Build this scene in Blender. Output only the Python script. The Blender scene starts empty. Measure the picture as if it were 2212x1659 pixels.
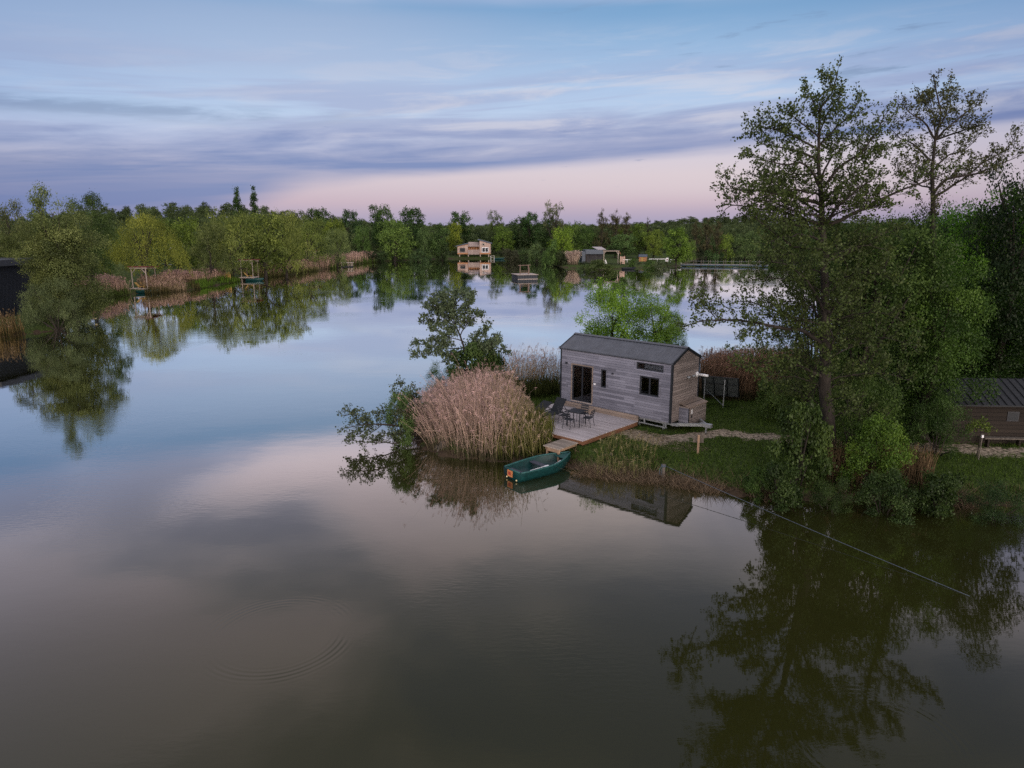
import bpy, math, random
import numpy as np
from mathutils import Vector, Matrix
R = math.radians
scene = bpy.context.scene
col = scene.collection
# ------------------------------------------------------------------ camera
CAM_H, PITCH, FPX = 10.36, R(12.57), 1534.2
cam_d = bpy.data.cameras.new("camera"); cam = bpy.data.objects.new("camera", cam_d); col.objects.link(cam)
cam.location = (0, 0, CAM_H); cam.rotation_euler = (R(90) - PITCH, 0, 0)
cam_d.sensor_width = 36; cam_d.lens = 36 * FPX / 2212; cam_d.clip_start = .3; cam_d.clip_end = 8000
scene.camera = cam
# ------------------------------------------------------------------ world: dusk sky
SUN_AZ, SUN_EL = R(153), R(10)          # afterglow low behind the viewer, a little to the right
world = bpy.data.worlds.new("World"); scene.world = world; world.use_nodes = True
NT = world.node_tree; NT.nodes.clear()
def nd(t, **k):
    n = NT.nodes.new(t)
    for a, b in k.items(): setattr(n, a, b)
    return n
def lk(o, i): NT.links.new(o, i)
def setin(i, v):
    if isinstance(v, bpy.types.NodeSocket): lk(v, i)
    else: i.default_value = v
def M(op, a, b=None, c=None):
    n = nd('ShaderNodeMath', operation=op)
    for k, v in enumerate((a, b, c)):
        if v is not None: setin(n.inputs[k], v)
    return n.outputs[0]
def sstep(x, lo, hi):
    n = nd('ShaderNodeMapRange', interpolation_type='SMOOTHSTEP')
    setin(n.inputs[0], x); setin(n.inputs[1], lo); setin(n.inputs[2], hi)
    n.inputs[3].default_value = 0; n.inputs[4].default_value = 1
    return n.outputs[0]
def mixc(f, a, b, mode='MIX'):
    n = nd('ShaderNodeMix', data_type='RGBA', blend_type=mode)
    setin(n.inputs[0], f)
    for i, v in ((6, a), (7, b)):
        if isinstance(v, tuple): n.inputs[i].default_value = (*v, 1)
        else: lk(v, n.inputs[i])
    return n.outputs[2]
def comb(x, y, z=0.0):
    n = nd('ShaderNodeCombineXYZ')
    for k, v in enumerate((x, y, z)): setin(n.inputs[k], v)
    return n.outputs[0]
def noise(vec, scale=1, detail=4, rough=.55, dist=0):
    n = nd('ShaderNodeTexNoise'); lk(vec, n.inputs['Vector'])
    n.inputs['Scale'].default_value = scale; n.inputs['Detail'].default_value = detail
    n.inputs['Roughness'].default_value = rough; n.inputs['Distortion'].default_value = dist
    return n.outputs['Fac']
def ramp(x, stops):
    n = nd('ShaderNodeValToRGB'); lk(x, n.inputs[0]); e = n.color_ramp.elements
    while len(e) < len(stops): e.new(.5)
    for k, (p, c) in enumerate(stops):
        e[k].position = p; e[k].color = (*c, 1)
    return n.outputs[0]
tc = nd('ShaderNodeTexCoord')
sep = nd('ShaderNodeSeparateXYZ'); lk(tc.outputs['Generated'], sep.inputs[0])
dx, dy, dz = sep.outputs
az = M('MULTIPLY', M('ARCTAN2', dx, dy), 57.2958)
el = M('MULTIPLY', M('ARCSINE', dz), 57.2958)
g = ramp(M('DIVIDE', el, 60.0), [(0, (.37, .35, .53)), (1.8/60, (.57, .44, .55)), (3.8/60, (.66, .56, .65)), (5.8/60, (.55, .58, .78)),
     (8/60, (.50, .62, .84)), (10/60, (.44, .58, .82)), (13/60, (.30, .47, .72)), (15.3/60, (.175, .36, .62)),
     (17.0/60, (.52, .55, .76)), (20/60, (.86, .78, .92)), (27/60, (.74, .69, .76)), (38/60, (.48, .46, .50)), (1, (.62, .66, .74))])
nw = noise(comb(M('MULTIPLY', az, .045), M('MULTIPLY', el, .30), 3.0), 1, 5, .55)
nf = noise(comb(M('MULTIPLY', az, .10), M('MULTIPLY', M('SUBTRACT', el, M('MULTIPLY', az, .045)), .75), 9.0), 1, 6, .6, .4)
wob = M('MULTIPLY', M('SUBTRACT', nw, .5), 3.2)
ew = M('ADD', el, wob)
# pale rose glow low on the right
glow = M('MULTIPLY', sstep(az, -30, 26), M('MULTIPLY', sstep(el, .8, 3.2), M('SUBTRACT', 1, sstep(el, 5.5, 9))))
c1 = mixc(M('MULTIPLY', glow, .62), g, (.76, .64, .68))
# light streaks
nf2 = noise(comb(M('MULTIPLY', az, .055), M('MULTIPLY', M('SUBTRACT', el, M('MULTIPLY', az, .05)), .75), 31.0), 1, 4, .5, .5)
lil = M('MULTIPLY', sstep(nf2, .40, .62), M('MULTIPLY', sstep(ew, 4.5, 6.5), M('SUBTRACT', 1, sstep(ew, 9.0, 13))))
c1 = mixc(M('MULTIPLY', lil, .55), c1, (.34, .36, .58))
ls = M('MULTIPLY', sstep(nf, .47, .66), M('MULTIPLY', sstep(ew, 5.0, 7.0), M('SUBTRACT', 1, sstep(ew, 10, 15))))
ls = M('MULTIPLY', ls, M('ADD', .35, M('MULTIPLY', sstep(az, -26, 0), .65)))
c2 = mixc(M('MULTIPLY', ls, .45), c1, (.74, .70, .76))
veil = M('MULTIPLY', M('MULTIPLY', sstep(el, 8.5, 11.5), M('SUBTRACT', 1, sstep(el, 14.2, 16.5))), M('SUBTRACT', 1, sstep(az, -14, 10)))
c2 = mixc(M('MULTIPLY', veil, .42), c2, (.47, .50, .67))
# thin grey streaks higher up on the right
ds = M('MULTIPLY', sstep(nf, .44, .30), M('MULTIPLY', sstep(el, 8.0, 10.5), M('SUBTRACT', 1, sstep(el, 14, 19))))
ds = M('MULTIPLY', ds, sstep(az, -6, 18))
c3 = mixc(M('MULTIPLY', ds, .55), c2, (.17, .25, .42))
# the long violet-blue bank, low, rising to the right and falling to the horizon on the left
lo = M('ADD', 4.6, M('MULTIPLY', az, .062)); lo = M('SUBTRACT', lo, M('MULTIPLY', M('SUBTRACT', 1, sstep(az, -27, -14)), 3.4))
hi = M('ADD', 6.7, M('MULTIPLY', az, .040))
e3 = M('ADD', el, M('MULTIPLY', wob, .35))
bank = M('MULTIPLY', sstep(M('SUBTRACT', e3, lo), M('SUBTRACT', -.75, M('MULTIPLY', M('SUBTRACT', 1, sstep(az, -26, -8)), 1.6)), M('ADD', .5, M('MULTIPLY', M('SUBTRACT', 1, sstep(az, -26, -8)), 1.2))), M('SUBTRACT', 1, sstep(M('SUBTRACT', M('ADD', e3, M('MULTIPLY', M('SUBTRACT', nf, .5), 5.0)), hi), -1.8, 1.6)))
bank = M('MULTIPLY', bank, M('ADD', .86, M('MULTIPLY', M('SUBTRACT', nf2, .5), 1.3)))
c4 = mixc(M('MINIMUM', M('MAXIMUM', bank, 0.0), .96), c3, (.165, .23, .49))
# second thin bank on the left
lb = M('MULTIPLY', sstep(el, 6.6, 7.6), M('SUBTRACT', 1, sstep(el, 7.8, 8.6)))
lb = M('MULTIPLY', M('MULTIPLY', lb, M('SUBTRACT', 1, sstep(az, -22, -6))), sstep(nf, .35, .6))
c4 = mixc(M('MULTIPLY', lb, .6), c4, (.18, .26, .45))
# small dark wisps
wsp = noise(comb(M('MULTIPLY', az, .35), M('MULTIPLY', el, 1.9), 21.0), 1, 4, .6)
wsp = M('MULTIPLY', sstep(wsp, .66, .76), M('MULTIPLY', sstep(el, 1.5, 3), M('SUBTRACT', 1, sstep(el, 8, 10))))
c4 = mixc(M('MULTIPLY', wsp, .45), c4, (.20, .25, .45))
# soft broken clouds overhead (seen mirrored in the lake)
px_ = M('DIVIDE', dx, M('ADD', M('MAXIMUM', dz, 0.0), .10)); py_ = M('DIVIDE', dy, M('ADD', M('MAXIMUM', dz, 0.0), .10))
oc = noise(comb(px_, py_, 12.4), 1.35, 4, .45, .3)
high = sstep(el, 14.5, 20)
c5 = mixc(M('MULTIPLY', M('MULTIPLY', sstep(oc, .42, .64), high), .9), c4, (1.32, 1.10, 1.08))
c5 = mixc(M('MULTIPLY', M('MULTIPLY', sstep(oc, .47, .32), high), .62), c5, (.22, .27, .46))
rose = M('MULTIPLY', M('MULTIPLY', sstep(el, 15.5, 19), M('SUBTRACT', 1, sstep(el, 26, 36))), M('SUBTRACT', 1, sstep(az, -16, 8)))
c5 = mixc(M('MULTIPLY', rose, M('ADD', .08, M('MULTIPLY', sstep(oc, .38, .58), .75))), c5, (1.22, 1.00, 1.08))
# dimmer to the far left
c6 = mixc(M('SUBTRACT', 1, sstep(az, -48, -14)), c5, (.66, .74, .86), 'MULTIPLY')
c6 = mixc(sstep(az, 12, 42), c6, (.74, .76, .84), 'MULTIPLY')
# the western afterglow behind the viewer
west = sstep(M('MULTIPLY', dy, -1), .05, .75)
wg = mixc(M('SUBTRACT', 1, sstep(el, 4, 40)), (1.05, 1.05, 1.12), (2.8, 2.3, 2.0))
c7 = mixc(west, c6, wg)
sky = nd('ShaderNodeTexSky', sky_type='NISHITA', sun_disc=False, sun_elevation=SUN_EL, sun_rotation=SUN_AZ)
bg1 = nd('ShaderNodeBackground'); lk(c7, bg1.inputs[0]); bg1.inputs[1].default_value = .92
bg2 = nd('ShaderNodeBackground'); lk(sky.outputs[0], bg2.inputs[0]); bg2.inputs[1].default_value = .012
ad = nd('ShaderNodeAddShader'); lk(bg1.outputs[0], ad.inputs[0]); lk(bg2.outputs[0], ad.inputs[1])
wo = nd('ShaderNodeOutputWorld'); lk(ad.outputs[0], wo.inputs[0])
# ------------------------------------------------------------------ sun (the soft afterglow)
sd = bpy.data.lights.new("sun", 'SUN'); sun = bpy.data.objects.new("sun", sd); col.objects.link(sun)
sd.energy = 1.25; sd.angle = R(28); sd.color = (1, .84, .76)
sv = Vector((math.sin(SUN_AZ) * math.cos(SUN_EL), math.cos(SUN_AZ) * math.cos(SUN_EL), math.sin(SUN_EL)))
sun.rotation_euler = sv.to_track_quat('Z', 'Y').to_euler(); sun.location = sv * 60
vs = scene.view_settings; vs.view_transform = 'Standard'; vs.look = 'None'; vs.exposure = 0; vs.gamma = 1; vs.use_curve_mapping = False
scene.render.engine = 'CYCLES'
try:
    scene.cycles.use_denoising = False; scene.cycles.denoiser = 'OPENIMAGEDENOISE'
except Exception: pass
scene.cycles.max_bounces = 6; scene.cycles.diffuse_bounces = 3; scene.cycles.glossy_bounces = 3
scene.cycles.transmission_bounces = 3; scene.cycles.transparent_max_bounces = 8
scene.cycles.sample_clamp_indirect = 4
# ------------------------------------------------------------------ survey helpers (photo bearings -> metres)
CP, SP = math.cos(PITCH), math.sin(PITCH)
def P(u, v, z=0.0):
    a, b = (u - 1106) / FPX, -(v - 829.5) / FPX
    d = (a, CP + b * SP, -SP + b * CP); t = (z - CAM_H) / d[2]
    return Vector((d[0] * t, d[1] * t, z))
def T(u, v, y):
    k = (829.5 - v) / FPX; Z = y * (k * CP - SP) / (CP + k * SP)
    return Vector(((u - 1106) / FPX * (y * CP - Z * SP), y, Z + CAM_H))
rng = np.random.default_rng(7); random.seed(7)
# ------------------------------------------------------------------ object helpers
def setp(o, label=None, cat=None, group=None, kind=None):
    if label: o['label'] = label
    if cat: o['category'] = cat
    if group: o['group'] = group
    if kind: o['kind'] = kind
    return o
def thing(name, label, cat, loc=(0, 0, 0), rz=0.0, group=None):
    o = bpy.data.objects.new(name, None); col.objects.link(o); o.empty_display_size = .2
    o.location = loc; o.rotation_euler = (0, 0, rz)
    return setp(o, label, cat, group)
def link(name, me, parent=None):
    o = bpy.data.objects.new(name, me); col.objects.link(o)
    if parent is not None: o.parent = parent
    return o
def dup(o, parent=None, **k):
    c = o.copy(); col.objects.link(c); c.parent = parent
    for ch in list(o.children): dup(ch, c)
    for a, b in k.items(): c[a] = b
    return c
class MB:
    def __init__(s): s.v = []; s.f = []
    def add(s, vs, fs):
        n = len(s.v); s.v += [tuple(x) for x in vs]; s.f += [tuple(i + n for i in f) for f in fs]; return s
    def box(s, x0, y0, z0, x1, y1, z1):
        vs = [(x, y, z) for z in (z0, z1) for y in (y0, y1) for x in (x0, x1)]
        return s.add(vs, [(0, 2, 3, 1), (4, 5, 7, 6), (0, 1, 5, 4), (2, 6, 7, 3), (0, 4, 6, 2), (1, 3, 7, 5)])
    def bar(s, p, q, w=.05, h=None, up=(0, 0, 1)):
        h = h or w; p = Vector(p); q = Vector(q); d = (q - p).normalized(); u = Vector(up)
        if abs(d.dot(u)) > .97: u = Vector((0, 1, 0))
        a = d.cross(u).normalized(); b = a.cross(d)
        vs = [c + a * (w / 2 * i) + b * (h / 2 * j) for c in (p, q) for i, j in ((-1, -1), (1, -1), (1, 1), (-1, 1))]
        return s.add(vs, [(3, 2, 1, 0), (4, 5, 6, 7), (0, 1, 5, 4), (1, 2, 6, 5), (2, 3, 7, 6), (3, 0, 4, 7)])
    def tube(s, pts, rad, n=6, cap=True):
        pts = [Vector(p) for p in pts]
        if not hasattr(rad, '__len__'): rad = [rad] * len(pts)
        vs = []; pa = None
        for i, p in enumerate(pts):
            d = (pts[min(i + 1, len(pts) - 1)] - pts[max(i - 1, 0)])
            d = d.normalized() if d.length > 1e-9 else Vector((0, 0, 1))
            if pa is None: pa = d.cross(Vector((.3, .9, .2))).normalized() if abs(d.dot(Vector((.3, .9, .2)))) < .95 else d.cross(Vector((1, 0, 0))).normalized()
            a = (pa - d * pa.dot(d)).normalized(); b = d.cross(a); pa = a
            vs += [p + (a * math.cos(2 * math.pi * k / n) + b * math.sin(2 * math.pi * k / n)) * rad[i] for k in range(n)]
        fs = [(i * n + k, i * n + (k + 1) % n, (i + 1) * n + (k + 1) % n, (i + 1) * n + k) for i in range(len(pts) - 1) for k in range(n)]
        if cap: fs += [tuple(range(n))[::-1], tuple(range((len(pts) - 1) * n, len(pts) * n))]
        return s.add(vs, fs)
    def build(s, name, m, parent=None, smooth=False, bevel=0):
        me = bpy.data.meshes.new(name); me.from_pydata(s.v, [], s.f); me.materials.append(m)
        if smooth: me.polygons.foreach_set('use_smooth', [True] * len(me.polygons))
        me.update(); o = link(name, me, parent)
        if bevel:
            b = o.modifiers.new('bevel', 'BEVEL'); b.width = bevel; b.segments = 2; b.limit_method = 'ANGLE'
        return o
def quad_mesh(name, V, tint=None, colr=None):
    """V: (N,k,3) faces of k corners, one attribute value per face"""
    N, k, _ = V.shape; me = bpy.data.meshes.new(name)
    me.vertices.add(N * k); me.vertices.foreach_set('co', V.astype(np.float32).ravel())
    me.loops.add(N * k); me.loops.foreach_set('vertex_index', np.arange(N * k, dtype=np.int32))
    me.polygons.add(N); me.polygons.foreach_set('loop_start', np.arange(0, N * k, k, dtype=np.int32))
    me.update(calc_edges=True)
    if tint is not None:
        a = me.attributes.new('tint', 'FLOAT', 'FACE'); a.data.foreach_set('value', tint.astype(np.float32))
    if colr is not None:
        a = me.attributes.new('hue', 'FLOAT_COLOR', 'FACE')
        a.data.foreach_set('color', np.c_[colr, np.ones(len(colr))].astype(np.float32).ravel())
    me.validate(); return me
# ------------------------------------------------------------------ materials
def mat(name): m = bpy.data.materials.new(name); m.use_nodes = True; return m
class NodeKit:
    def __init__(s, m): s.t = m.node_tree; s.b = s.t.nodes.get('Principled BSDF'); s.out = s.t.nodes.get('Material Output')
    def n(s, t, **k):
        x = s.t.nodes.new(t)
        for a, b in k.items(): setattr(x, a, b)
        return x
    def l(s, a, b): s.t.links.new(a, b)
def solid(name, c, rough=.6, metal=0, nscale=0, namt=.25, bump=0, spec=.3, stretch=(1, 1, 1), coord='Object'):
    m = mat(name); k = NodeKit(m); b = k.b
    b.inputs['Base Color'].default_value = (*c, 1); b.inputs['Roughness'].default_value = rough
    b.inputs['Metallic'].default_value = metal; b.inputs['Specular IOR Level'].default_value = spec
    if nscale:
        tc = k.n('ShaderNodeTexCoord'); mp = k.n('ShaderNodeMapping'); mp.inputs['Scale'].default_value = stretch
        k.l(tc.outputs[coord], mp.inputs[0]); nz = k.n('ShaderNodeTexNoise'); k.l(mp.outputs[0], nz.inputs['Vector'])
        nz.inputs['Scale'].default_value = nscale; nz.inputs['Detail'].default_value = 6; nz.inputs['Roughness'].default_value = .65
        r = k.n('ShaderNodeValToRGB'); k.l(nz.outputs['Fac'], r.inputs[0])
        r.color_ramp.elements[0].position = .3; r.color_ramp.elements[1].position = .7
        r.color_ramp.elements[0].color = (*[x * (1 - namt) for x in c], 1); r.color_ramp.elements[1].color = (*[min(1, x * (1 + namt)) for x in c], 1)
        k.l(r.outputs[0], b.inputs['Base Color'])
        if bump:
            bp = k.n('ShaderNodeBump'); bp.inputs['Strength'].default_value = bump; bp.inputs['Distance'].default_value = .02
            k.l(nz.outputs['Fac'], bp.inputs['Height']); k.l(bp.outputs[0], b.inputs['Normal'])
    return m
def boards(name, c1, c2, axis='Z', board=.13, length=1.8, rough=.75, gap=.08, grain=2.0):
    """planks: each board has its own shade, dark joint, long grain"""
    m = mat(name); k = NodeKit(m); b = k.b
    tc = k.n('ShaderNodeTexCoord'); sp = k.n('ShaderNodeSeparateXYZ'); k.l(tc.outputs['Object'], sp.inputs[0])
    ax = {'X': 0, 'Y': 1, 'Z': 2}[axis]; oth = [i for i in (0, 1, 2) if i != ax]
    def mm(op, a, b_=None):
        x = k.n('ShaderNodeMath', operation=op)
        for i, v in enumerate((a, b_)):
            if v is None: continue
            if isinstance(v, bpy.types.NodeSocket): k.l(v, x.inputs[i])
            else: x.inputs[i].default_value = v
        return x.outputs[0]
    row = mm('DIVIDE', sp.outputs[ax], board); ri = mm('FLOOR', row); rf = mm('FRACT', row)
    along = mm('ADD', sp.outputs[oth[0]], mm('MULTIPLY', sp.outputs[oth[1]], .97))
    rn = k.n('ShaderNodeTexWhiteNoise', noise_dimensions='1D'); k.l(ri, rn.inputs['W'])
    li = mm('FLOOR', mm('ADD', mm('DIVIDE', along, length), mm('MULTIPLY', rn.outputs['Value'], 7.3)))
    cm = k.n('ShaderNodeCombineXYZ'); k.l(ri, cm.inputs[0]); k.l(li, cm.inputs[1])
    wn = k.n('ShaderNodeTexWhiteNoise', noise_dimensions='2D'); k.l(cm.outputs[0], wn.inputs['Vector'])
    gv = k.n('ShaderNodeCombineXYZ'); k.l(mm('MULTIPLY', along, grain), gv.inputs[0]); k.l(mm('MULTIPLY', sp.outputs[ax], grain * 22), gv.inputs[1]); k.l(ri, gv.inputs[2])
    nz = k.n('ShaderNodeTexNoise'); k.l(gv.outputs[0], nz.inputs['Vector']); nz.inputs['Scale'].default_value = 1; nz.inputs['Detail'].default_value = 5
    big = k.n('ShaderNodeTexNoise'); k.l(tc.outputs['Object'], big.inputs['Vector']); big.inputs['Scale'].default_value = .8; big.inputs['Detail'].default_value = 3
    f = mm('ADD', mm('ADD', mm('MULTIPLY', wn.outputs['Value'], .55), mm('MULTIPLY', nz.outputs['Fac'], .5)), mm('MULTIPLY', mm('SUBTRACT', big.outputs['Fac'], .5), .7))
    r = k.n('ShaderNodeValToRGB'); k.l(f, r.inputs[0]); r.color_ramp.elements[0].position = .15; r.color_ramp.elements[1].position = .95
    r.color_ramp.elements[0].color = (*c1, 1); r.color_ramp.elements[1].color = (*c2, 1)
    gp = mm('LESS_THAN', rf, gap)
    mx = k.n('ShaderNodeMix', data_type='RGBA'); k.l(gp, mx.inputs[0]); k.l(r.outputs[0], mx.inputs[6]); mx.inputs[7].default_value = (*[x * .35 for x in c1], 1)
    k.l(mx.outputs[2], b.inputs['Base Color']); b.inputs['Roughness'].default_value = rough; b.inputs['Specular IOR Level'].default_value = .25
    bp = k.n('ShaderNodeBump'); bp.inputs['Strength'].default_value = .35; bp.inputs['Distance'].default_value = .01
    k.l(mm('SUBTRACT', nz.outputs['Fac'], mm('MULTIPLY', gp, 1.5)), bp.inputs['Height']); k.l(bp.outputs[0], b.inputs['Normal'])
    return m
def leafmat(name, transl=.32, attr='tint'):
    """leaf colour = the object's own colour varied leaf by leaf and clump by clump"""
    m = mat(name); k = NodeKit(m); k.t.nodes.remove(k.b)
    oi = k.n('ShaderNodeObjectInfo'); at = k.n('ShaderNodeAttribute'); at.attribute_name = attr
    hs = k.n('ShaderNodeHueSaturation'); k.l(oi.outputs['Color'], hs.inputs['Color'])
    mr = k.n('ShaderNodeMapRange'); k.l(at.outputs['Fac'], mr.inputs[0]); mr.inputs[3].default_value = .45; mr.inputs[4].default_value = 1.75
    k.l(mr.outputs[0], hs.inputs['Value'])
    mh = k.n('ShaderNodeMapRange'); k.l(at.outputs['Fac'], mh.inputs[0]); mh.inputs[3].default_value = .515; mh.inputs[4].default_value = .488
    k.l(mh.outputs[0], hs.inputs['Hue'])
    d = k.n('ShaderNodeBsdfDiffuse'); t = k.n('ShaderNodeBsdfTranslucent'); g = k.n('ShaderNodeBsdfGlossy'); g.inputs['Roughness'].default_value = .45
    k.l(hs.outputs[0], d.inputs[0]); k.l(hs.outputs[0], t.inputs[0])
    x = k.n('ShaderNodeMixShader'); x.inputs[0].default_value = transl; k.l(d.outputs[0], x.inputs[1]); k.l(t.outputs[0], x.inputs[2])
    y = k.n('ShaderNodeMixShader'); y.inputs[0].default_value = .016; k.l(x.outputs[0], y.inputs[1]); k.l(g.outputs[0], y.inputs[2])
    k.l(y.outputs[0], k.out.inputs[0]); return m
def huemat(name, transl=.2):
    m = mat(name); k = NodeKit(m); k.t.nodes.remove(k.b)
    at = k.n('ShaderNodeAttribute'); at.attribute_name = 'hue'
    d = k.n('ShaderNodeBsdfDiffuse'); t = k.n('ShaderNodeBsdfTranslucent'); k.l(at.outputs['Color'], d.inputs[0]); k.l(at.outputs['Color'], t.inputs[0])
    x = k.n('ShaderNodeMixShader'); x.inputs[0].default_value = transl; k.l(d.outputs[0], x.inputs[1]); k.l(t.outputs[0], x.inputs[2])
    k.l(x.outputs[0], k.out.inputs[0]); return m
LEAF = leafmat('leaf'); REED = huemat('reed_stem'); BLADE = huemat('grass_blade', .3)
BARK = solid('bark', (.032, .027, .023), .9, nscale=9, namt=.5, bump=.6, stretch=(1, 1, .25))
BARKP = solid('grey_bark', (.12, .105, .09), .9, nscale=9, namt=.5, bump=.5, stretch=(1, 1, .25))
# ------------------------------------------------------------------ lake outline
LEFT = [(-420, 790), (-200, 752), (0, 729), (60, 722), (140, 712), (186, 692), (206, 652), (250, 640), (300, 634), (400, 628), (440, 622),
        (520, 607), (570, 600), (640, 592), (700, 582), (745, 575), (790, 568), (830, 564), (900, 561), (980, 559), (1060, 558.5), (1150, 561),
        (1180, 566), (1215, 578), (1300, 583), (1350, 580), (1400, 578), (1470, 574), (1490, 566), (1520, 556), (1600, 552), (1720, 550), (1850, 552)]
FRONT = [(2212, 1096), (2000, 1090), (1850, 1083), (1700, 1084), (1600, 1074), (1500, 1050), (1420, 1036), (1330, 1030), (1262, 1024),
         (1225, 1006), (1190, 992), (1150, 1000), (1080, 999), (1010, 993), (950, 985), (905, 965), (880, 930)]
lake = [P(u, v).to_2d() for u, v in LEFT]
lake += [Vector(p) for p in ((150, 235), (118, 200), (92, 170), (70, 130), (50, 98), (37, 78), (30, 64), (26, 54), (23, 49), (20, 46), (15, 45), (12, 44), (6, 43.8), (1.4, 42.6), (-1.8, 42.6), (-4.5, 41.0))]
lake += [P(865, 890).to_2d()]
lake += [P(u, v).to_2d() for u, v in FRONT[::-1]]
lake += [Vector(p) for p in ((40, 20), (62, 0), (70, -70), (-110, -70), (-125, 20))]
LK = np.array([tuple(p) for p in lake])
def shore_d(x, y):
    """signed distance to the waterline: positive on land"""
    x = np.asarray(x, float); y = np.asarray(y, float); best = np.full(x.shape, 1e18); ins = np.zeros(x.shape, bool)
    for i in range(len(LK)):
        (ax, ay), (bx, by) = LK[i], LK[(i + 1) % len(LK)]
        ex, ey = bx - ax, by - ay; L2 = ex * ex + ey * ey + 1e-12
        t = np.clip(((x - ax) * ex + (y - ay) * ey) / L2, 0, 1)
        best = np.minimum(best, (x - ax - t * ex) ** 2 + (y - ay - t * ey) ** 2)
        c = ((ay > y) != (by > y)) & (x < (bx - ax) * (y - ay) / (by - ay + 1e-12) + ax); ins ^= c
    return np.where(ins, -1, 1) * np.sqrt(best)
def sm(t): t = np.clip(t, 0, 1); return t * t * (3 - 2 * t)
def ripn(x, y, s, seed):
    return (np.sin(x * s + seed) * np.cos(y * s * 1.13 + seed * 2.1) + .6 * np.sin(x * s * 2.3 - y * s * 1.7 + seed * 3) + .4 * np.sin(y * s * 3.9 + x * s * 2.9 + seed * 5)) / 2
def ground_z(x, y):
    x = np.asarray(x, float); y = np.asarray(y, float)
    d = shore_d(x, y) + .22 * ripn(x, y, 1.9, 1.3) + .12 * ripn(x, y, 5.1, 4.1)
    z = np.where(d > 0, .02 + .58 * sm(d / 1.3) + .05 * ripn(x, y, .9, 2.0) * sm(d / 2), -.06 - .7 * sm(-d / 2.5))
    r = np.hypot(x, y)
    far = sm((r - 240) / 260)
    z = z + far * 2.0 + 13 * np.exp(-((x + 190) / 95) ** 2 - ((y - 430) / 110) ** 2) * far + 13 * np.exp(-((x - 285) / 110) ** 2 - ((y - 950) / 220) ** 2)
    return z
def gz(x, y): return float(ground_z(np.array([x]), np.array([y]))[0])
# ------------------------------------------------------------------ ground sheet
ang = np.concatenate([np.linspace(-180, -48, 34)[:-1], np.linspace(-48, 48, 430), np.linspace(48, 180, 34)[1:-1]])
rad = np.concatenate([np.linspace(.5, 14, 10)[:-1], 14 * np.exp(np.arange(0, math.log(6000 / 14), .0105))])
A, RR = np.meshgrid(np.radians(ang), rad); GX = RR * np.sin(A); GY = RR * np.cos(A); GZ = ground_z(GX, GY)
nr, na = GX.shape
idx = np.arange(nr * na).reshape(nr, na); idn = np.roll(idx, -1, axis=1)
faces = np.stack([idx[:-1], idx[1:], idn[1:], idn[:-1]], -1).reshape(-1, 4)
me = bpy.data.meshes.new('ground'); me.vertices.add(nr * na); me.vertices.foreach_set('co', np.stack([GX, GY, GZ], -1).astype(np.float32).ravel())
me.loops.add(faces.size); me.loops.foreach_set('vertex_index', faces.astype(np.int32).ravel())
me.polygons.add(len(faces)); me.polygons.foreach_set('loop_start', np.arange(0, faces.size, 4, dtype=np.int32))
me.polygons.foreach_set('use_smooth', np.ones(len(faces), bool)); me.update(calc_edges=True)
HO = Vector((2.615, 37.478)); EA = -.7482; EX = Vector((math.cos(EA), math.sin(EA))); EY = Vector((-EX.y, EX.x))
def Hs(x, y, z=0.0): p = HO + EX * x + EY * y; return Vector((p.x, p.y, z))     # tiny-house axes -> world
def seg_d(x, y, pts):
    best = np.full(x.shape, 1e9)
    for a, b in zip(pts[:-1], pts[1:]):
        ex, ey = b[0] - a[0], b[1] - a[1]; t = np.clip(((x - a[0]) * ex + (y - a[1]) * ey) / (ex * ex + ey * ey), 0, 1)
        best = np.minimum(best, np.hypot(x - a[0] - t * ex, y - a[1] - t * ey))
    return best
bare = [tuple(Hs(5.2, -1.3).xy), tuple(Hs(7.0, -1.5).xy), tuple(P(1560, 935, .6).xy), tuple(P(1680, 948, .6).xy), tuple(P(1800, 958, .6).xy)]
bare2 = [tuple(P(1990, 968, .6).xy), tuple(P(2130, 972, .6).xy), tuple(P(2300, 985, .6).xy)]
fx, fy = GX.ravel(), GY.ravel()
dirt = 1 - sm((seg_d(fx, fy, bare) - .15) / .9); dirt = np.maximum(dirt, (1 - sm((seg_d(fx, fy, bare2) - .3) / 1.2)) * .72)
bank = sm((.75 - shore_d(fx, fy)) / .6) * .85
a_ = me.attributes.new('dirt', 'FLOAT', 'POINT'); a_.data.foreach_set('value', dirt.astype(np.float32))
a_ = me.attributes.new('mud', 'FLOAT', 'POINT'); a_.data.foreach_set('value', bank.astype(np.float32))
gm = mat('grassy_ground'); k = NodeKit(gm)
def gn(scale, det=6):
    x = k.n('ShaderNodeTexNoise'); x.inputs['Scale'].default_value = scale; x.inputs['Detail'].default_value = det; k.l(gtc.outputs['Object'], x.inputs['Vector']); return x.outputs['Fac']
gtc = k.n('ShaderNodeTexCoord'); n1 = gn(.6); n2 = gn(7); n3 = gn(2.2)
r1 = k.n('ShaderNodeValToRGB'); k.l(n2, r1.inputs[0]); e = r1.color_ramp.elements; e[0].position = .3; e[1].position = .72; e[0].color = (.020, .036, .010, 1); e[1].color = (.080, .110, .030, 1)
r2 = k.n('ShaderNodeValToRGB'); k.l(n2, r2.inputs[0]); e = r2.color_ramp.elements; e[0].position = .36; e[1].position = .62; e[0].color = (.085, .07, .05, 1); e[1].color = (.42, .35, .27, 1)
r3 = k.n('ShaderNodeValToRGB'); k.l(n2, r3.inputs[0]); e = r3.color_ramp.elements; e[0].color = (.022, .016, .011, 1); e[1].color = (.09, .065, .045, 1)
def att(nm): x = k.n('ShaderNodeAttribute'); x.attribute_name = nm; return x.outputs['Fac']
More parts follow.
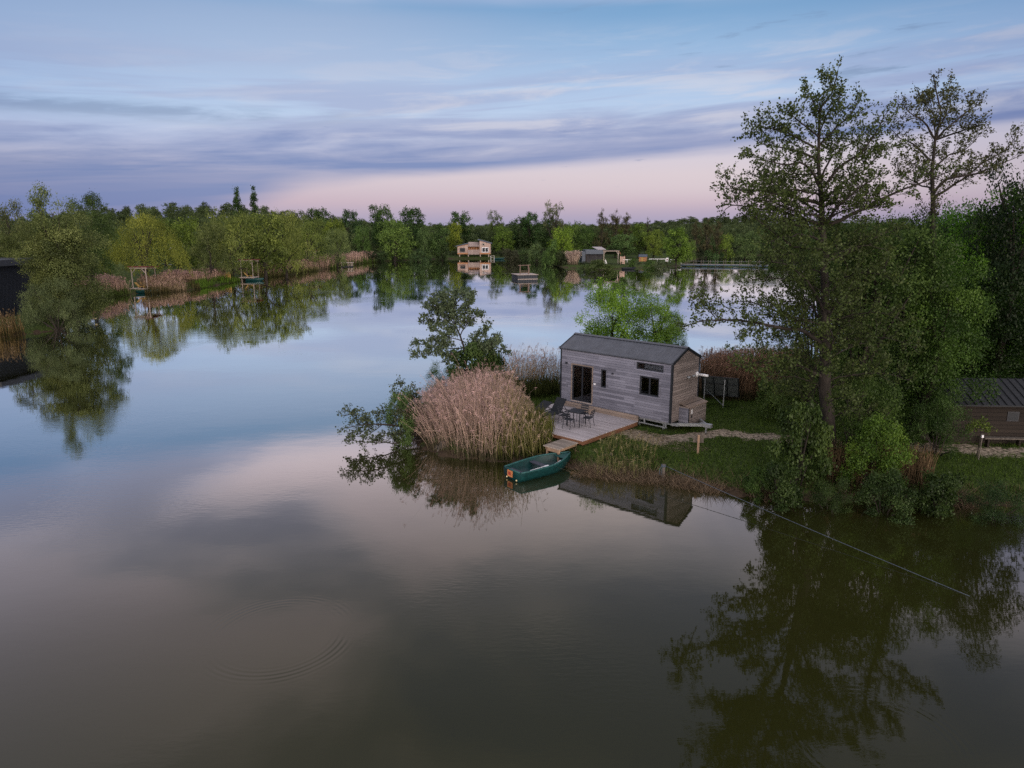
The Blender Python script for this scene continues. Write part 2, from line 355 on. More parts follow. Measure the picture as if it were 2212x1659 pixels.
def gmath(op, a, b):
    x = k.n('ShaderNodeMath', operation=op, use_clamp=False)
    for i, v in enumerate((a, b)):
        if isinstance(v, bpy.types.NodeSocket): k.l(v, x.inputs[i])
        else: x.inputs[i].default_value = v
    return x.outputs[0]
def thr(a, nz):
    x = k.n('ShaderNodeMapRange', interpolation_type='SMOOTHSTEP'); k.l(gmath('ADD', a, gmath('MULTIPLY', gmath('SUBTRACT', nz, .5), 2.3)), x.inputs[0])
    x.inputs[1].default_value = .42; x.inputs[2].default_value = .62; return x.outputs[0]
def gmix(f, a, b): x = k.n('ShaderNodeMix', data_type='RGBA'); k.l(f, x.inputs[0]); k.l(a, x.inputs[6]); k.l(b, x.inputs[7]); return x.outputs[2]
gc = gmix(thr(att('mud'), n3), r1.outputs[0], r3.outputs[0]); gc = gmix(thr(att('dirt'), n3), gc, r2.outputs[0])
k.l(gc, k.b.inputs['Base Color']); k.b.inputs['Roughness'].default_value = .95; k.b.inputs['Specular IOR Level'].default_value = .1
bp = k.n('ShaderNodeBump'); bp.inputs['Strength'].default_value = .7; bp.inputs['Distance'].default_value = .06; k.l(n2, bp.inputs['Height']); k.l(bp.outputs[0], k.b.inputs['Normal'])
me.materials.append(gm)
setp(link('ground', me), 'grassy land around the lake with muddy edges and bare trodden patches', 'ground', kind='structure')
# ------------------------------------------------------------------ water
wm = mat('lake_water'); k = NodeKit(wm); k.t.nodes.remove(k.b)
wtc = k.n('ShaderNodeTexCoord')
def wmath(op, a, b=None, c=None):
    x = k.n('ShaderNodeMath', operation=op)
    for i, v in enumerate((a, b, c)):
        if v is None: continue
        if isinstance(v, bpy.types.NodeSocket): k.l(v, x.inputs[i])
        else: x.inputs[i].default_value = v
    return x.outputs[0]
def wnoise(scale, st=(1, 1, 1), det=2):
    mp = k.n('ShaderNodeMapping'); mp.inputs['Scale'].default_value = st; k.l(wtc.outputs['Object'], mp.inputs[0])
    x = k.n('ShaderNodeTexNoise'); x.inputs['Scale'].default_value = scale; x.inputs['Detail'].default_value = det; k.l(mp.outputs[0], x.inputs['Vector']); return x.outputs['Fac']
def wstep(x_, lo_, hi_):
    x = k.n('ShaderNodeMapRange', interpolation_type='SMOOTHSTEP'); k.l(x_, x.inputs[0]); x.inputs[1].default_value = lo_; x.inputs[2].default_value = hi_; return x.outputs[0]
swell = wnoise(.55, (1, 1.6, 1), 2); fine = wnoise(5.5, (.55, 1.5, 1), 3); patch = wstep(wnoise(.075, (1, 1.3, 1), 3), .50, .68)
hgt = wmath('ADD', wmath('MULTIPLY', swell, .0022), wmath('MULTIPLY', wmath('MULTIPLY', fine, patch), .0034))
hgt = wmath('ADD', hgt, wmath('MULTIPLY', fine, .0004))
sx = k.n('ShaderNodeSeparateXYZ'); k.l(wtc.outputs['Object'], sx.inputs[0])
def rings(cx, cy, r0, wd, amp, wl):
    dx_ = wmath('SUBTRACT', sx.outputs[0], cx); dy_ = wmath('SUBTRACT', sx.outputs[1], cy)
    r = wmath('SQRT', wmath('ADD', wmath('MULTIPLY', dx_, dx_), wmath('MULTIPLY', dy_, dy_)))
    env = wmath('EXPONENT', wmath('MULTIPLY', wmath('POWER', wmath('DIVIDE', wmath('SUBTRACT', r, r0), wd), 2.0), -1.0))
    env = wmath('MULTIPLY', env, wstep(wnoise(.42, (1, 1, 1), 2), .44, .62))
    return wmath('MULTIPLY', wmath('MULTIPLY', wmath('SINE', wmath('MULTIPLY', r, 2 * math.pi / wl)), env), amp)
for (u, v, r0, wd, amp, wl) in ((600, 1372, 1.75, .26, .0007, .15), (1905, 1600, 1.5, .3, .0006, .16)):
    c_ = P(u, v); hgt = wmath('ADD', hgt, rings(c_.x, c_.y, r0, wd, amp, wl))
bp = k.n('ShaderNodeBump'); bp.inputs['Strength'].default_value = 1; bp.inputs['Distance'].default_value = 1; k.l(hgt, bp.inputs['Height'])
fr = k.n('ShaderNodeFresnel'); fr.inputs['IOR'].default_value = 1.36; k.l(bp.outputs[0], fr.inputs['Normal'])
fcv = k.n('ShaderNodeFloatCurve'); k.l(fr.outputs[0], fcv.inputs['Value']); cv = fcv.mapping.curves[0]
cv.points[0].location = (0, .02); cv.points[1].location = (1, 1)
for p_ in ((.035, .042), (.11, .22), (.20, .58), (.30, .78), (.45, .91)): cv.points.new(*p_)
fcv.mapping.update(); fac = fcv.outputs[0]
murk = k.n('ShaderNodeValToRGB'); k.l(wnoise(.12, (1, 1, 1), 3), murk.inputs[0]); e = murk.color_ramp.elements
e[0].color = (.0165, .0180, .0042, 1); e[1].color = (.0235, .0245, .0062, 1)
df = k.n('ShaderNodeBsdfDiffuse'); k.l(murk.outputs[0], df.inputs[0])
gl = k.n('ShaderNodeBsdfGlossy'); gl.inputs['Roughness'].default_value = .016; gl.inputs['Color'].default_value = (.97, .97, .97, 1); k.l(bp.outputs[0], gl.inputs['Normal'])
mx = k.n('ShaderNodeMixShader'); k.l(fac, mx.inputs[0]); k.l(df.outputs[0], mx.inputs[1]); k.l(gl.outputs[0], mx.inputs[2]); k.l(mx.outputs[0], k.out.inputs[0])
w = MB(); w.add([(-160, -90, 0), (190, -90, 0), (190, 330, 0), (-160, 330, 0)], [(0, 1, 2, 3)])
setp(w.build('water', wm), 'calm murky lake mirroring the dusk sky and the trees', 'lake', kind='structure')
# ------------------------------------------------------------------ foliage builders
def unit(v): return v / (np.linalg.norm(v, axis=-1, keepdims=True) + 1e-9)
def leaf_quads(c, size, r, axis=None, aspect=.55, axmix=0.0, normal=None, nmix=0.0):
    """c (N,3) centres -> (N,4,3) rhombic leaves"""
    N = len(c); a = unit(r.normal(size=(N, 3)))
    if axis is not None: a = unit(a * (1 - axmix) + axis * axmix)
    b = unit(r.normal(size=(N, 3)))
    if normal is not None: b = unit(np.cross(unit(normal * nmix + b * (1 - nmix)), a))
    else: b = unit(np.cross(b, a))
    s = (size * r.uniform(.65, 1.3, N))[:, None]
    p = a * s * .5; q = b * s * .5 * aspect
    return np.stack([c - p, c + q - p * .1, c + p, c - q - p * .1], 1)
def cloud(seed, lobes, n, leaf, clump=14, spread=.030, droop=0.0, shell=.72, inner=.12, aspect=.6):
    """leaves gathered in small clumps over the outsides of a set of lobes (unit-height crown)"""
    r = np.random.default_rng(seed); lobes = np.array(lobes, float)
    nc = max(1, n // clump); w = lobes[:, 3] ** 2; w /= w.sum()
    out = []
    while len(out) < nc:
        li = r.choice(len(lobes), nc, p=w); d = unit(r.normal(size=(nc, 3))); d[:, 2] = np.where(d[:, 2] < -.35, -d[:, 2] * .6, d[:, 2]); d = unit(d)
        rr = lobes[li, 3] * np.where(r.random(nc) < inner, r.uniform(.2, .8, nc), r.uniform(shell, 1.04, nc))
        c = lobes[li, :3] + d * rr[:, None]
        dist = np.linalg.norm(c[:, None, :] - lobes[None, :, :3], axis=2) / lobes[None, :, 3]
        dist[np.arange(nc), li] = 9; ok = (dist.min(1) > .62) | (r.random(nc) < .2)
        out += [(x, y, z) for x, y, z in zip(c[ok], d[ok], li[ok])]
    out = out[:nc]
    cc = np.array([o[0] for o in out]); dd = np.array([o[1] for o in out]); ll = np.array([o[2] for o in out])
    ctint = np.clip(r.normal(.40, .15, nc) + r.normal(0, .17, len(lobes))[ll], 0, 1)
    ci = np.repeat(np.arange(nc), clump); N = len(ci)
    off = r.normal(size=(N, 3)) * spread; off[:, 2] -= np.abs(r.normal(size=N)) * droop
    c = cc[ci] + off
    ax = np.tile([0, 0, -1.0], (N, 1)) if droop else dd[ci]
    V = leaf_quads(c, leaf, r, ax, aspect, .75 if droop else .35, dd[ci] + np.array([0, 0, .4]), .55)
    return V, np.clip(ctint[ci] + r.normal(0, .10, N), 0, 1)
def lobes_round(seed, n=22, w=.30, h=.30, cz=.57, r0=.12, r1=.19):
    r = np.random.default_rng(seed); L = [(0, 0, cz, .24)]
    for i in range(n):
        d = unit(r.normal(size=3)); s = r.uniform(.55, 1.0)
        if d[2] < -.75: d[2] *= -1
        L.append((d[0] * w * s, d[1] * w * s, cz + d[2] * h * s, r.uniform(r0, r1)))
    return L
def lobes_dome(seed, n=34):
    r = np.random.default_rng(seed); L = [(0, 0, .5, .26), (0, 0, .28, .24)]
    for i in range(n):
        z = r.uniform(.13, .86); m = .36 * math.sqrt(max(.05, 1 - (max(0, z - .40) / .55) ** 2)) * (.85 + .15 * min(1, z / .4)); a = r.uniform(0, 6.283); q = m * r.uniform(.5, 1)
        L.append((q * math.cos(a), q * math.sin(a), z, r.uniform(.09, .16)))
    return L
def lobes_top(seed, n=40):
    r = np.random.default_rng(seed); L = []
    for i in range(n):
        z = r.uniform(.56, .93); m = .42 * math.sqrt(max(.05, 1 - (abs(z - .70) / .30) ** 2)); a = r.uniform(0, 6.283); q = m * math.sqrt(r.uniform(.05, 1)); L.append((q * math.cos(a), q * math.sin(a), z, r.uniform(.05, .10)))
    return L
def lobes_oak(seed):
    r = np.random.default_rng(seed); L = []
    for i in range(46):
        z = r.uniform(.22, .92); m = .34 * math.sqrt(max(.05, 1 - ((z - .58) / .42) ** 2)); a = r.uniform(0, 6.283); q = m * math.sqrt(r.uniform(.1, 1))
        L.append((q * math.cos(a), q * math.sin(a), z, r.uniform(.065, .14) * (1.15 - .4 * z)))
    return L
def lobes_poplar(seed):
    r = np.random.default_rng(seed); L = []
    for i in range(70):
        z = r.uniform(.10, .97); m = .070 * math.sin(math.pi * min(1, (z * .86 + .16))) ** .7; a = r.uniform(0, 6.283)
        L.append((m * math.cos(a), m * math.sin(a), z, r.uniform(.026, .050) * (1.15 - .5 * z)))
    return L
def lobes_conifer(seed):
    r = np.random.default_rng(seed); L = []
    for b in range(26):
        z0 = r.uniform(.12, .86); a = r.uniform(0, 6.283); ln = (.34 * (1 - z0) + .10) * r.uniform(.6, 1.1)
        for t in np.linspace(.25, 1, 6): L.append((ln * t * math.cos(a), ln * t * math.sin(a), z0 + ln * t * r.uniform(.35, .75), .045 * (1.2 - .6 * t)))
    for z in np.linspace(.3, .97, 8): L.append((0, 0, z, .05))
    return L
def lobes_sparse(seed):
    r = np.random.default_rng(seed); L = []
    for b in range(24):
        a = r.uniform(0, 6.283); z = r.uniform(.34, .95); m = .30 * math.sqrt(max(.08, 1 - ((z - .55) / .45) ** 2)) * r.uniform(.35, 1)
        for q in range(2): L.append((m * math.cos(a) + r.normal() * .03, m * math.sin(a) + r.normal() * .03, z + r.normal() * .03, r.uniform(.035, .07)))
    return L
def lobes_bush(seed, n=20, q0=None):
    r = np.random.default_rng(seed); L = []
    for i in range(n):
        a = r.uniform(0, 6.283); z = r.uniform(.08, .80); m = .52 * math.sqrt(max(.02, 1 - (z / .95) ** 2)) * math.sqrt(r.uniform(.05, 1))
        L.append((m * math.cos(a), m * math.sin(a), z, r.uniform(.12, .22) if n < 25 else r.uniform(.06, .15)))
    return L
def trunk_mesh(seed, lobes, base=.028, top=.62, limbs=7, m=None, wig=.02):
    r = np.random.default_rng(seed); b = MB(); zs = np.linspace(-.03, top, 7)
    pts = [(r.normal() * wig * (z > .05), r.normal() * wig * (z > .05), z) for z in zs]
    b.tube(pts, [base * (1.35 if i == 0 else 1 - .7 * i / 6) for i in range(7)], 7)
    L = [lobes[i] for i in r.choice(len(lobes), min(limbs, len(lobes)), replace=False)]
    for (x, y, z, q) in L:
        z0 = min(top, max(.12, z * r.uniform(.35, .6))); i = int(np.argmin([abs(p[2] - z0) for p in pts])); s = Vector(pts[i]); e_ = Vector((x, y, z))
        mid = s.lerp(e_, .5) + Vector((0, 0, .03)); b.tube([s, mid, e_], [base * .5, base * .3, base * .08], 5, False)
    me = bpy.data.meshes.new('trunk'); me.from_pydata(b.v, [], b.f); me.materials.append(m or BARK); me.polygons.foreach_set('use_smooth', [True] * len(me.polygons)); return me
PROTO = {}
def proto(kind, seed, lobes, n, leaf, W, trunk=True, **kw):
    V, t = cloud(seed, lobes, n, leaf, **kw); cm = quad_mesh('crown', V, t); cm.materials.append(LEAF)
    tm = trunk_mesh(seed, lobes, **(trunk if isinstance(trunk, dict) else {})); PROTO.setdefault(kind, []).append((tm, cm, W))
for s in (1, 2, 3): proto('round', s, lobes_dome(s), 6500, .032, .95, spread=.028)
for s in (4, 5): proto('willow', s, lobes_dome(s, 40), 10000, .025, .95, droop=.030, spread=.022, aspect=.35)
for s in (6, 7, 8): proto('oak', s, lobes_oak(s), 6500, .034, .74, spread=.026)
proto('poplar', 9, lobes_poplar(9), 5000, .024, .27, spread=.018, trunk=dict(base=.016, top=.8, limbs=3, wig=.004)); proto('poplar', 10, lobes_poplar(10), 5000, .024, .27, spread=.018, trunk=dict(base=.016, top=.8, limbs=3, wig=.004))
for s in (11, 12, 13): proto('conifer', s, lobes_conifer(s), 3800, .030, .62, spread=.018, droop=.012, aspect=.3, trunk=dict(base=.02, top=.95, limbs=12, wig=.006))
for s in (14, 15): proto('sparse', s, lobes_sparse(s), 2600, .026, .68, spread=.022, inner=.3, trunk=dict(base=.02, top=.8, limbs=22))
for s in (16, 17): proto('round_hi', s, lobes_dome(s, 46), 38000, .0145, .95, spread=.017, clump=16, droop=.028, aspect=.38)
for s in (18, 19): proto('oak_hi', s, lobes_oak(s), 22000, .0155, .74, spread=.021, clump=18)
for s in (20,): proto('sparse_hi', s, lobes_sparse(s), 9000, .0165, .68, spread=.024, inner=.3, clump=9, trunk=dict(base=.02, top=.8, limbs=26))
def lobes_thicket(seed, n=44):
    r = np.random.default_rng(seed); L = [(0, 0, .50, .20), (0, 0, .25, .20), (0, 0, .72, .15)]
    for i in range(n):
        z = r.uniform(.06, .90); m = .27 * math.sqrt(max(.10, 1 - (max(0, z - .45) / .55) ** 2)); a = r.uniform(0, 6.283); q = m * r.uniform(.5, 1.05)
        L.append((q * math.cos(a), q * math.sin(a), z, r.uniform(.055, .125)))
    return L
for s in (22, 23, 24): proto('thicket', s, lobes_thicket(s, 64), 34000, .0125, .68, spread=.016, clump=14, shell=.6, inner=.2)
proto('alder_top', 27, [(x * .65, y * .65, z, q * .8) for x, y, z, q in lobes_top(27)], 16000, .0125, .66, spread=.024, clump=12, shell=.6, inner=.3, trunk=dict(base=.02, top=.85, limbs=20))
for s in (25, 26): proto('alder_hi', s, lobes_thicket(s, 70), 22000, .0125, .68, spread=.020, clump=10, shell=.6, trunk=dict(base=.022, top=.85, limbs=20))
def weeping(seed, n=24000, leaf=.016):
    r = np.random.default_rng(seed); L = lobes_round(seed, 18, .26, .18, .70, .12, .18); V0, t0 = cloud(seed, L, n // 3, leaf, clump=12, spread=.02, droop=.03, aspect=.35)
    ns = n // 90; a = r.uniform(0, 6.283, ns); q = .44 * np.sqrt(r.uniform(.25, 1, ns)); z0 = .86 - .55 * (q / .44) ** 3 * r.uniform(.6, 1.1, ns); ln = r.uniform(.25, .62, ns) * (z0 / .9)
    si = np.repeat(np.arange(ns), 60); tt = r.random(len(si)); c = np.stack([q[si] * np.cos(a[si]), q[si] * np.sin(a[si]), z0[si] - ln[si] * tt], 1)
    c[:, :2] *= (1 + .12 * tt[:, None]); c += r.normal(size=c.shape) * np.array([.014, .014, .01])
    c[:, 2] = np.maximum(c[:, 2], .03)
    V1 = leaf_quads(c, leaf * 1.15, r, np.tile([0, 0, -1.0], (len(c), 1)), .35, .7); t1 = np.clip(np.repeat(r.normal(.46, .16, ns), 60) + r.normal(0, .1, len(c)), 0, 1)
    cm = quad_mesh('crown', np.concatenate([V0, V1]), np.concatenate([t0, t1])); cm.materials.append(LEAF)
    PROTO['weeping'] = [(trunk_mesh(seed, L, base=.035, top=.6), cm, .95)]
weeping(21)
def bush_proto(kind, seed, n, leaf, nl=20, **kw):
    L = lobes_bush(seed, nl); V, t = cloud(seed, L, n, leaf, **kw); V[:, :, 2] = np.maximum(V[:, :, 2], -.02); cm = quad_mesh('foliage', V, t); cm.materials.append(LEAF)
    r = np.random.default_rng(seed); b = MB()
    for i in range(9):
        x, y, z, q = L[i]; b.tube([(r.normal() * .04, r.normal() * .04, -.03), (x * .45, y * .45, z * .55), (x, y, z + q * .3)], [.014, .010, .003], 5, False)
    sme = bpy.data.meshes.new('stems'); sme.from_pydata(b.v, [], b.f); sme.materials.append(BARK); PROTO.setdefault(kind, []).append((sme, cm, 1.3))
for s_, n_, l_, a_ in ((31, 12000, .032, .6), (32, 7500, .042, .75), (33, 15000, .024, .4)): bush_proto('bush', s_, n_, l_, 34, spread=.045, clump=9, shell=.5, inner=.4, aspect=a_)
for s in (34, 35): bush_proto('bush_fine', s, 26000, .020, 60, spread=.030, clump=16, droop=.045, aspect=.32, shell=.45, inner=.35)
for s in (36, 37): bush_proto('bush_far', s, 3200, .055, spread=.045)
cnt = {}
def place(kind, x, y, z, H, W, colr, name, label, cat, group=None, parts=('trunk', 'crown'), bark=None):
    i = cnt.get(kind, 0); cnt[kind] = i + 1
    tm, cm, W0 = PROTO[kind][i % len(PROTO[kind])]
    o = thing(name, label, cat, (x, y, z), random.uniform(0, 6.283), group)
    o.scale = (W / W0, W / W0, H)
    a = link(parts[0], tm, o); b = link(parts[1], cm, o); b.color = (*[c * q for c, q in zip(colr, (1.34, 1.60, 1.06))], 1)
    return o
OLIVE, GREY, DARK, MID, YEL, BRIGHT, SILV, BROWN, DEEP = (.105, .105, .030), (.092, .100, .045), (.030, .048, .018), (.060, .085, .024), (.135, .150, .022), (.105, .165, .026), (.115, .130, .075), (.050, .040, .026), (.030, .058, .020)
def tree(kind, u, vb, vt, wpx, colr, name, label, cat='tree', group=None, gzv=.6, **kw):
    g_ = P(u, vb, gzv); g_.x = T(u, vt * .6 + vb * .4, g_.y).x; z = gz(g_.x, g_.y) - .05
    if group == 'trees on the far shore': colr = tuple(c * 1.22 for c in colr)
    H = T(u, vt, g_.y).z - z; W = wpx / FPX * (g_.y * CP + 2)
    return place(kind, g_.x, g_.y, z, H, W, colr, name, label, cat, group, **kw)
LB, FB, RB = 'trees along the left bank', 'trees on the far shore', 'trees and shrubs crowding the right bank'
# left bank, near to far
tree('sparse_hi', 118, 690, 400, 118, GREY, 'willow_tree', 'tall thin-topped grey-green tree with open airy crown, tallest by the dark cabin', group=LB)
tree('thicket', 100, 694, 470, 125, (.080, .082, .036), 'willow_tree', 'dull grey-green bushy tree directly behind the dark cabin roof', group=LB)
tree('thicket', 146, 690, 448, 170, (.088, .092, .044), 'willow_tree', 'broad grey-green willow filling the bank beside the dark cabin', group=LB)
tree('thicket', 52, 664, 474, 140, (.064, .070, .030), 'bushy_tree', 'olive bushy tree between the dark cabin and the tall thin-topped tree', group=LB)
tree('sparse_hi', 22, 660, 433, 110, (.075, .075, .040), 'alder_tree', 'thin brownish crown rising at the left edge of the photo', group=LB)
tree('oak_hi', 190, 640, 418, 108, (.040, .056, .020), 'oak_tree', 'dark round-topped tree between the tall thin tree and the yellow weeping willow', group=LB)
tree('round_hi', 20, 645, 505, 120, (.070, .080, .024), 'bushy_tree', 'olive leafy tree showing above the dark cabin roof edge', group=LB)
tree('round_hi', 222, 612, 520, 80, (.038, .056, .026), 'bushy_tree', 'dark blue-green low tree left of the first shelter', group=LB)
tree('weeping', 310, 617, 456, 178, (.130, .125, .030), 'weeping_willow', 'big yellow-green weeping willow hanging over the reeds by the first shelter', group=LB)
tree('round', 402, 594, 464, 92, (.088, .108, .024), 'bushy_tree', 'yellow-green tree right behind the weeping willow', group=LB)
tree('oak', 356, 575, 470, 70, (.05, .07, .02), 'oak_tree', 'mid green tree peeping over the shoulder of the weeping willow', group=LB)
tree('bush_far', 385, 586, 506, 50, (.040, .062, .030), 'hawthorn_bush', 'dark hawthorn with white blossom beside the pale track', 'shrub', LB, parts=('stems', 'foliage'))
hw = [o for o in col.objects if o.name.startswith('hawthorn_bush')][0]
V, t_ = cloud(61, [(.30, -.1, .62, .2), (.2, .2, .75, .18), (.38, .0, .42, .16), (-.25, -.25, .6, .16)], 420, .045, clump=6, spread=.05); cm_ = quad_mesh('blossom', V, t_); BLO = solid('white_blossom', (.62, .64, .60), .8, nscale=3, namt=.1); cm_.materials.append(BLO); link('blossom', cm_, hw)
tree('willow', 450, 606, 472, 108, (.075, .080, .034), 'willow_tree', 'grey willow with a dark hanging skirt left of the second shelter', group=LB)
tree('willow', 494, 601, 438, 150, (.105, .112, .036), 'willow_tree', 'tallest big willow, standing behind the second shelter', group=LB)
tree('round', 566, 595, 452, 128, (.098, .108, .034), 'willow_tree', 'full green willow below the right-hand poplar', group=LB)
tree('willow', 612, 590, 447, 128, (.108, .112, .036), 'willow_tree', 'olive willow between the second and the third shelter', group=LB)
tree('willow', 664, 578, 457, 112, (.100, .112, .034), 'willow_tree', 'rounded green willow standing over the third shelter', group=LB)
tree('round', 640, 572, 500, 84, (.085, .100, .030), 'willow_tree', 'low leafy willow behind the reeds left of the third shelter', group=LB)
tree('willow', 728, 573, 488, 72, (.105, .118, .056), 'willow_tree', 'pale grey-green dome willow at the end of the left bank', group=LB)
tree('poplar', 515, 545, 404, 27, (.030, .050, .020), 'poplar_tree', 'left and shorter of the two dark columnar poplars above the willows', group='poplars above the willows')
tree('poplar', 550, 545, 398, 25, (.026, .045, .018), 'poplar_tree', 'right and taller of the two dark columnar poplars above the willows', group='poplars above the willows')
tree('bush_fine', 258, 626, 558, 46, SILV, 'silver_bush', 'small silver-green bush beside the first shelter', 'shrub', LB, parts=('stems', 'foliage'))
tree('bush_fine', 112, 706, 584, 168, (.070, .078, .046), 'willow_bush', 'large silver-grey bush overhanging the water beside the dark cabin', 'shrub', LB, .35, parts=('stems', 'foliage'))
tree('bush_fine', 170, 690, 618, 84, (.060, .070, .040), 'willow_bush', 'smaller grey bush dipping its twigs in the lake, right of the large silver one', 'shrub', LB, .35, parts=('stems', 'foliage'))
# far shore, left to right
tree('round', 722, 552, 468, 56, (.085, .098, .020), 'maple_tree', 'yellow-green tree behind the pale dome willow', group=FB)
tree('oak', 690, 545, 452, 70, (.036, .052, .022), 'oak_tree', 'dark tree against the sky behind the third shelter', group=FB)
tree('oak', 755, 548, 454, 50, (.026, .045, .024), 'oak_tree', 'dark bluish tree left of the tall oak', group=FB)
tree('round', 783, 558, 484, 46, (.050, .076, .026), 'alder_tree', 'small mid-green tree left of the big round willow on the far shore', group=FB)
tree('oak', 821, 555, 440, 56, (.030, .050, .018), 'oak_tree', 'tall dark oak rising above the big round willow, left one', group=FB)
tree('oak', 886, 550, 450, 66, (.026, .045, .018), 'oak_tree', 'dark oak behind the right shoulder of the big round willow', group=FB)
tree('round', 852, 559.5, 471, 102, (.078, .105, .034), 'willow_tree', 'biggest round green willow at the far water edge', group=FB)
tree('round', 914, 559, 489, 44, (.050, .070, .032), 'alder_tree', 'grey-green narrow tree beside the big round willow', group=FB)
tree('oak', 946, 558, 484, 50, (.040, .060, .024), 'alder_tree', 'dark leafy tree left of the yellow-green one by the stilt house', group=FB)
tree('oak', 992, 546, 455, 56, (.028, .048, .018), 'oak_tree', 'dark oak standing tall just behind the stilt house', group=FB)
tree('round', 982, 550, 477, 42, (.105, .112, .020), 'maple_tree', 'yellow-green round tree left of the stilt house', group=FB)
tree('sparse', 1068, 548, 454, 46, (.050, .062, .024), 'ash_tree', 'thin-topped tree above and right of the stilt house', group=FB)
tree('round', 1086, 551, 486, 58, (.072, .098, .024), 'maple_tree', 'leafy green tree behind the green boat by the stilt house', group=FB)
tree('oak', 1122, 549, 470, 62, (.032, .048, .022), 'oak_tree', 'dark dense tree above the floating raft', group=FB)
tree('oak', 1146, 550, 459, 42, (.026, .050, .018), 'oak_tree', 'narrow dark green tree left of the airy-topped tall tree', group=FB)
tree('sparse', 1196, 556, 437, 54, (.062, .062, .040), 'ash_tree', 'tallest airy pale-topped tree on the far shore', group=FB)
tree('oak', 1190, 552, 470, 64, (.034, .052, .022), 'oak_tree', 'dark leafy tree under the airy-topped tall tree', group=FB)
tree('round', 1236, 556, 476, 56, (.060, .084, .026), 'maple_tree', 'mid-green tree behind the bright yellow-green one', group=FB)
tree('round', 1215, 568, 487, 66, (.100, .132, .022), 'maple_tree', 'brightest yellow-green round tree beside the pale reed clump', group=FB)
tree('bush_far', 1160, 563, 511, 44, (.062, .080, .042), 'willow_bush', 'pale grey-green shrub at the water left of the bright round tree', 'shrub', FB, parts=('stems', 'foliage'))
tree('bush_far', 1192, 570, 514, 46, (.056, .084, .030), 'willow_bush', 'green shrub at the foot of the bright round tree', 'shrub', FB, parts=('stems', 'foliage'))
tree('round', 1268, 556, 489, 62, (.046, .070, .024), 'maple_tree', 'dark green round tree behind the dark cabin on the far shore', group=FB)
for uu, vt, ww, lb in ((1300, 453, 44, 'left dark brown ragged conifer above the far cabin'), (1330, 456, 46, 'middle dark brown ragged conifer above the far cabin'), (1353, 461, 40, 'right dark brown ragged conifer above the far cabin')):
    tree('conifer', uu, 557, vt, ww, BROWN, 'conifer_tree', lb, group='dark conifers on the far shore')
tree('round', 1338, 555, 484, 46, (.090, .112, .024), 'maple_tree', 'yellow-green tree between the brown conifers and the grey-green willow', group=FB)
tree('round', 1346, 558, 503, 72, (.062, .090, .042), 'willow_tree', 'grey-green round willow right of the far cabin carport', group=FB)
tree('oak', 1380, 557, 484, 42, (.068, .090, .024), 'alder_tree', 'slim green tree above the orange hut', group=FB)
tree('round', 1413, 559, 494, 58, (.096, .112, .026), 'willow_tree', 'soft yellow-green willow right of the orange hut', group=FB)
tree('oak', 1464, 571, 492, 58, (.072, .102, .022), 'maple_tree', 'bright leafy tree beside the white poster on the promontory', group=FB)
tree('round', 1490, 564, 517, 32, (.084, .112, .034), 'willow_tree', 'small pale green tree at the root of the footbridge', group=FB)
for uu, vt, ww, lb in ((1502, 479, 44, 'leftmost brown conifer behind the long footbridge'), (1528, 476, 46, 'middle brown conifer behind the long footbridge'), (1550, 480, 42, 'rightmost brown conifer behind the long footbridge')):
    tree('conifer', uu, 556, vt, ww, BROWN, 'conifer_tree', lb, group='dark conifers on the far shore')
tree('conifer', 1398, 556, 472, 30, (.045, .040, .028), 'conifer_tree', 'thin half-bare conifer top behind the soft yellow-green willow', group='dark conifers on the far shore')
tree('bush_far', 1540, 556, 513, 44, (.034, .056, .026), 'bush', 'dark green shrub at the far water behind the footbridge posts', 'shrub', FB, parts=('stems', 'foliage'))
tree('round', 1570, 556, 503, 38, (.088, .112, .026), 'maple_tree', 'light green tree behind the footbridge, right of the brown conifers', group=FB)
tree('round', 1612, 556, 499, 72, (.060, .078, .038), 'willow_tree', 'grey-green willow behind the right end of the footbridge', group=FB)
tree('oak', 1668, 553, 490, 70, (.040, .058, .026), 'oak_tree', 'dark tree on the far shore seen through the left twigs of the alder', group=FB)
tree('round', 1728, 552, 484, 74, (.045, .062, .028), 'oak_tree', 'rounded tree on the far shore seen just left of the alder trunk', group=FB)
tree('oak', 1795, 553, 474, 84, (.05, .064, .024), 'oak_tree', 'far tree seen behind the alder trunk', group=FB)
tree('round', 1868, 556, 462, 84, (.05, .064, .024), 'oak_tree', 'far tree seen right of the alder trunk', group=FB)
for uu, vt in ((1950, 470), (2030, 462), (2110, 468), (2190, 460)):
    tree('oak', uu, 560, vt, 96, (.034, .05, .02), 'oak_tree', 'dark wood tree hidden deep behind the right bank thicket', group=FB)
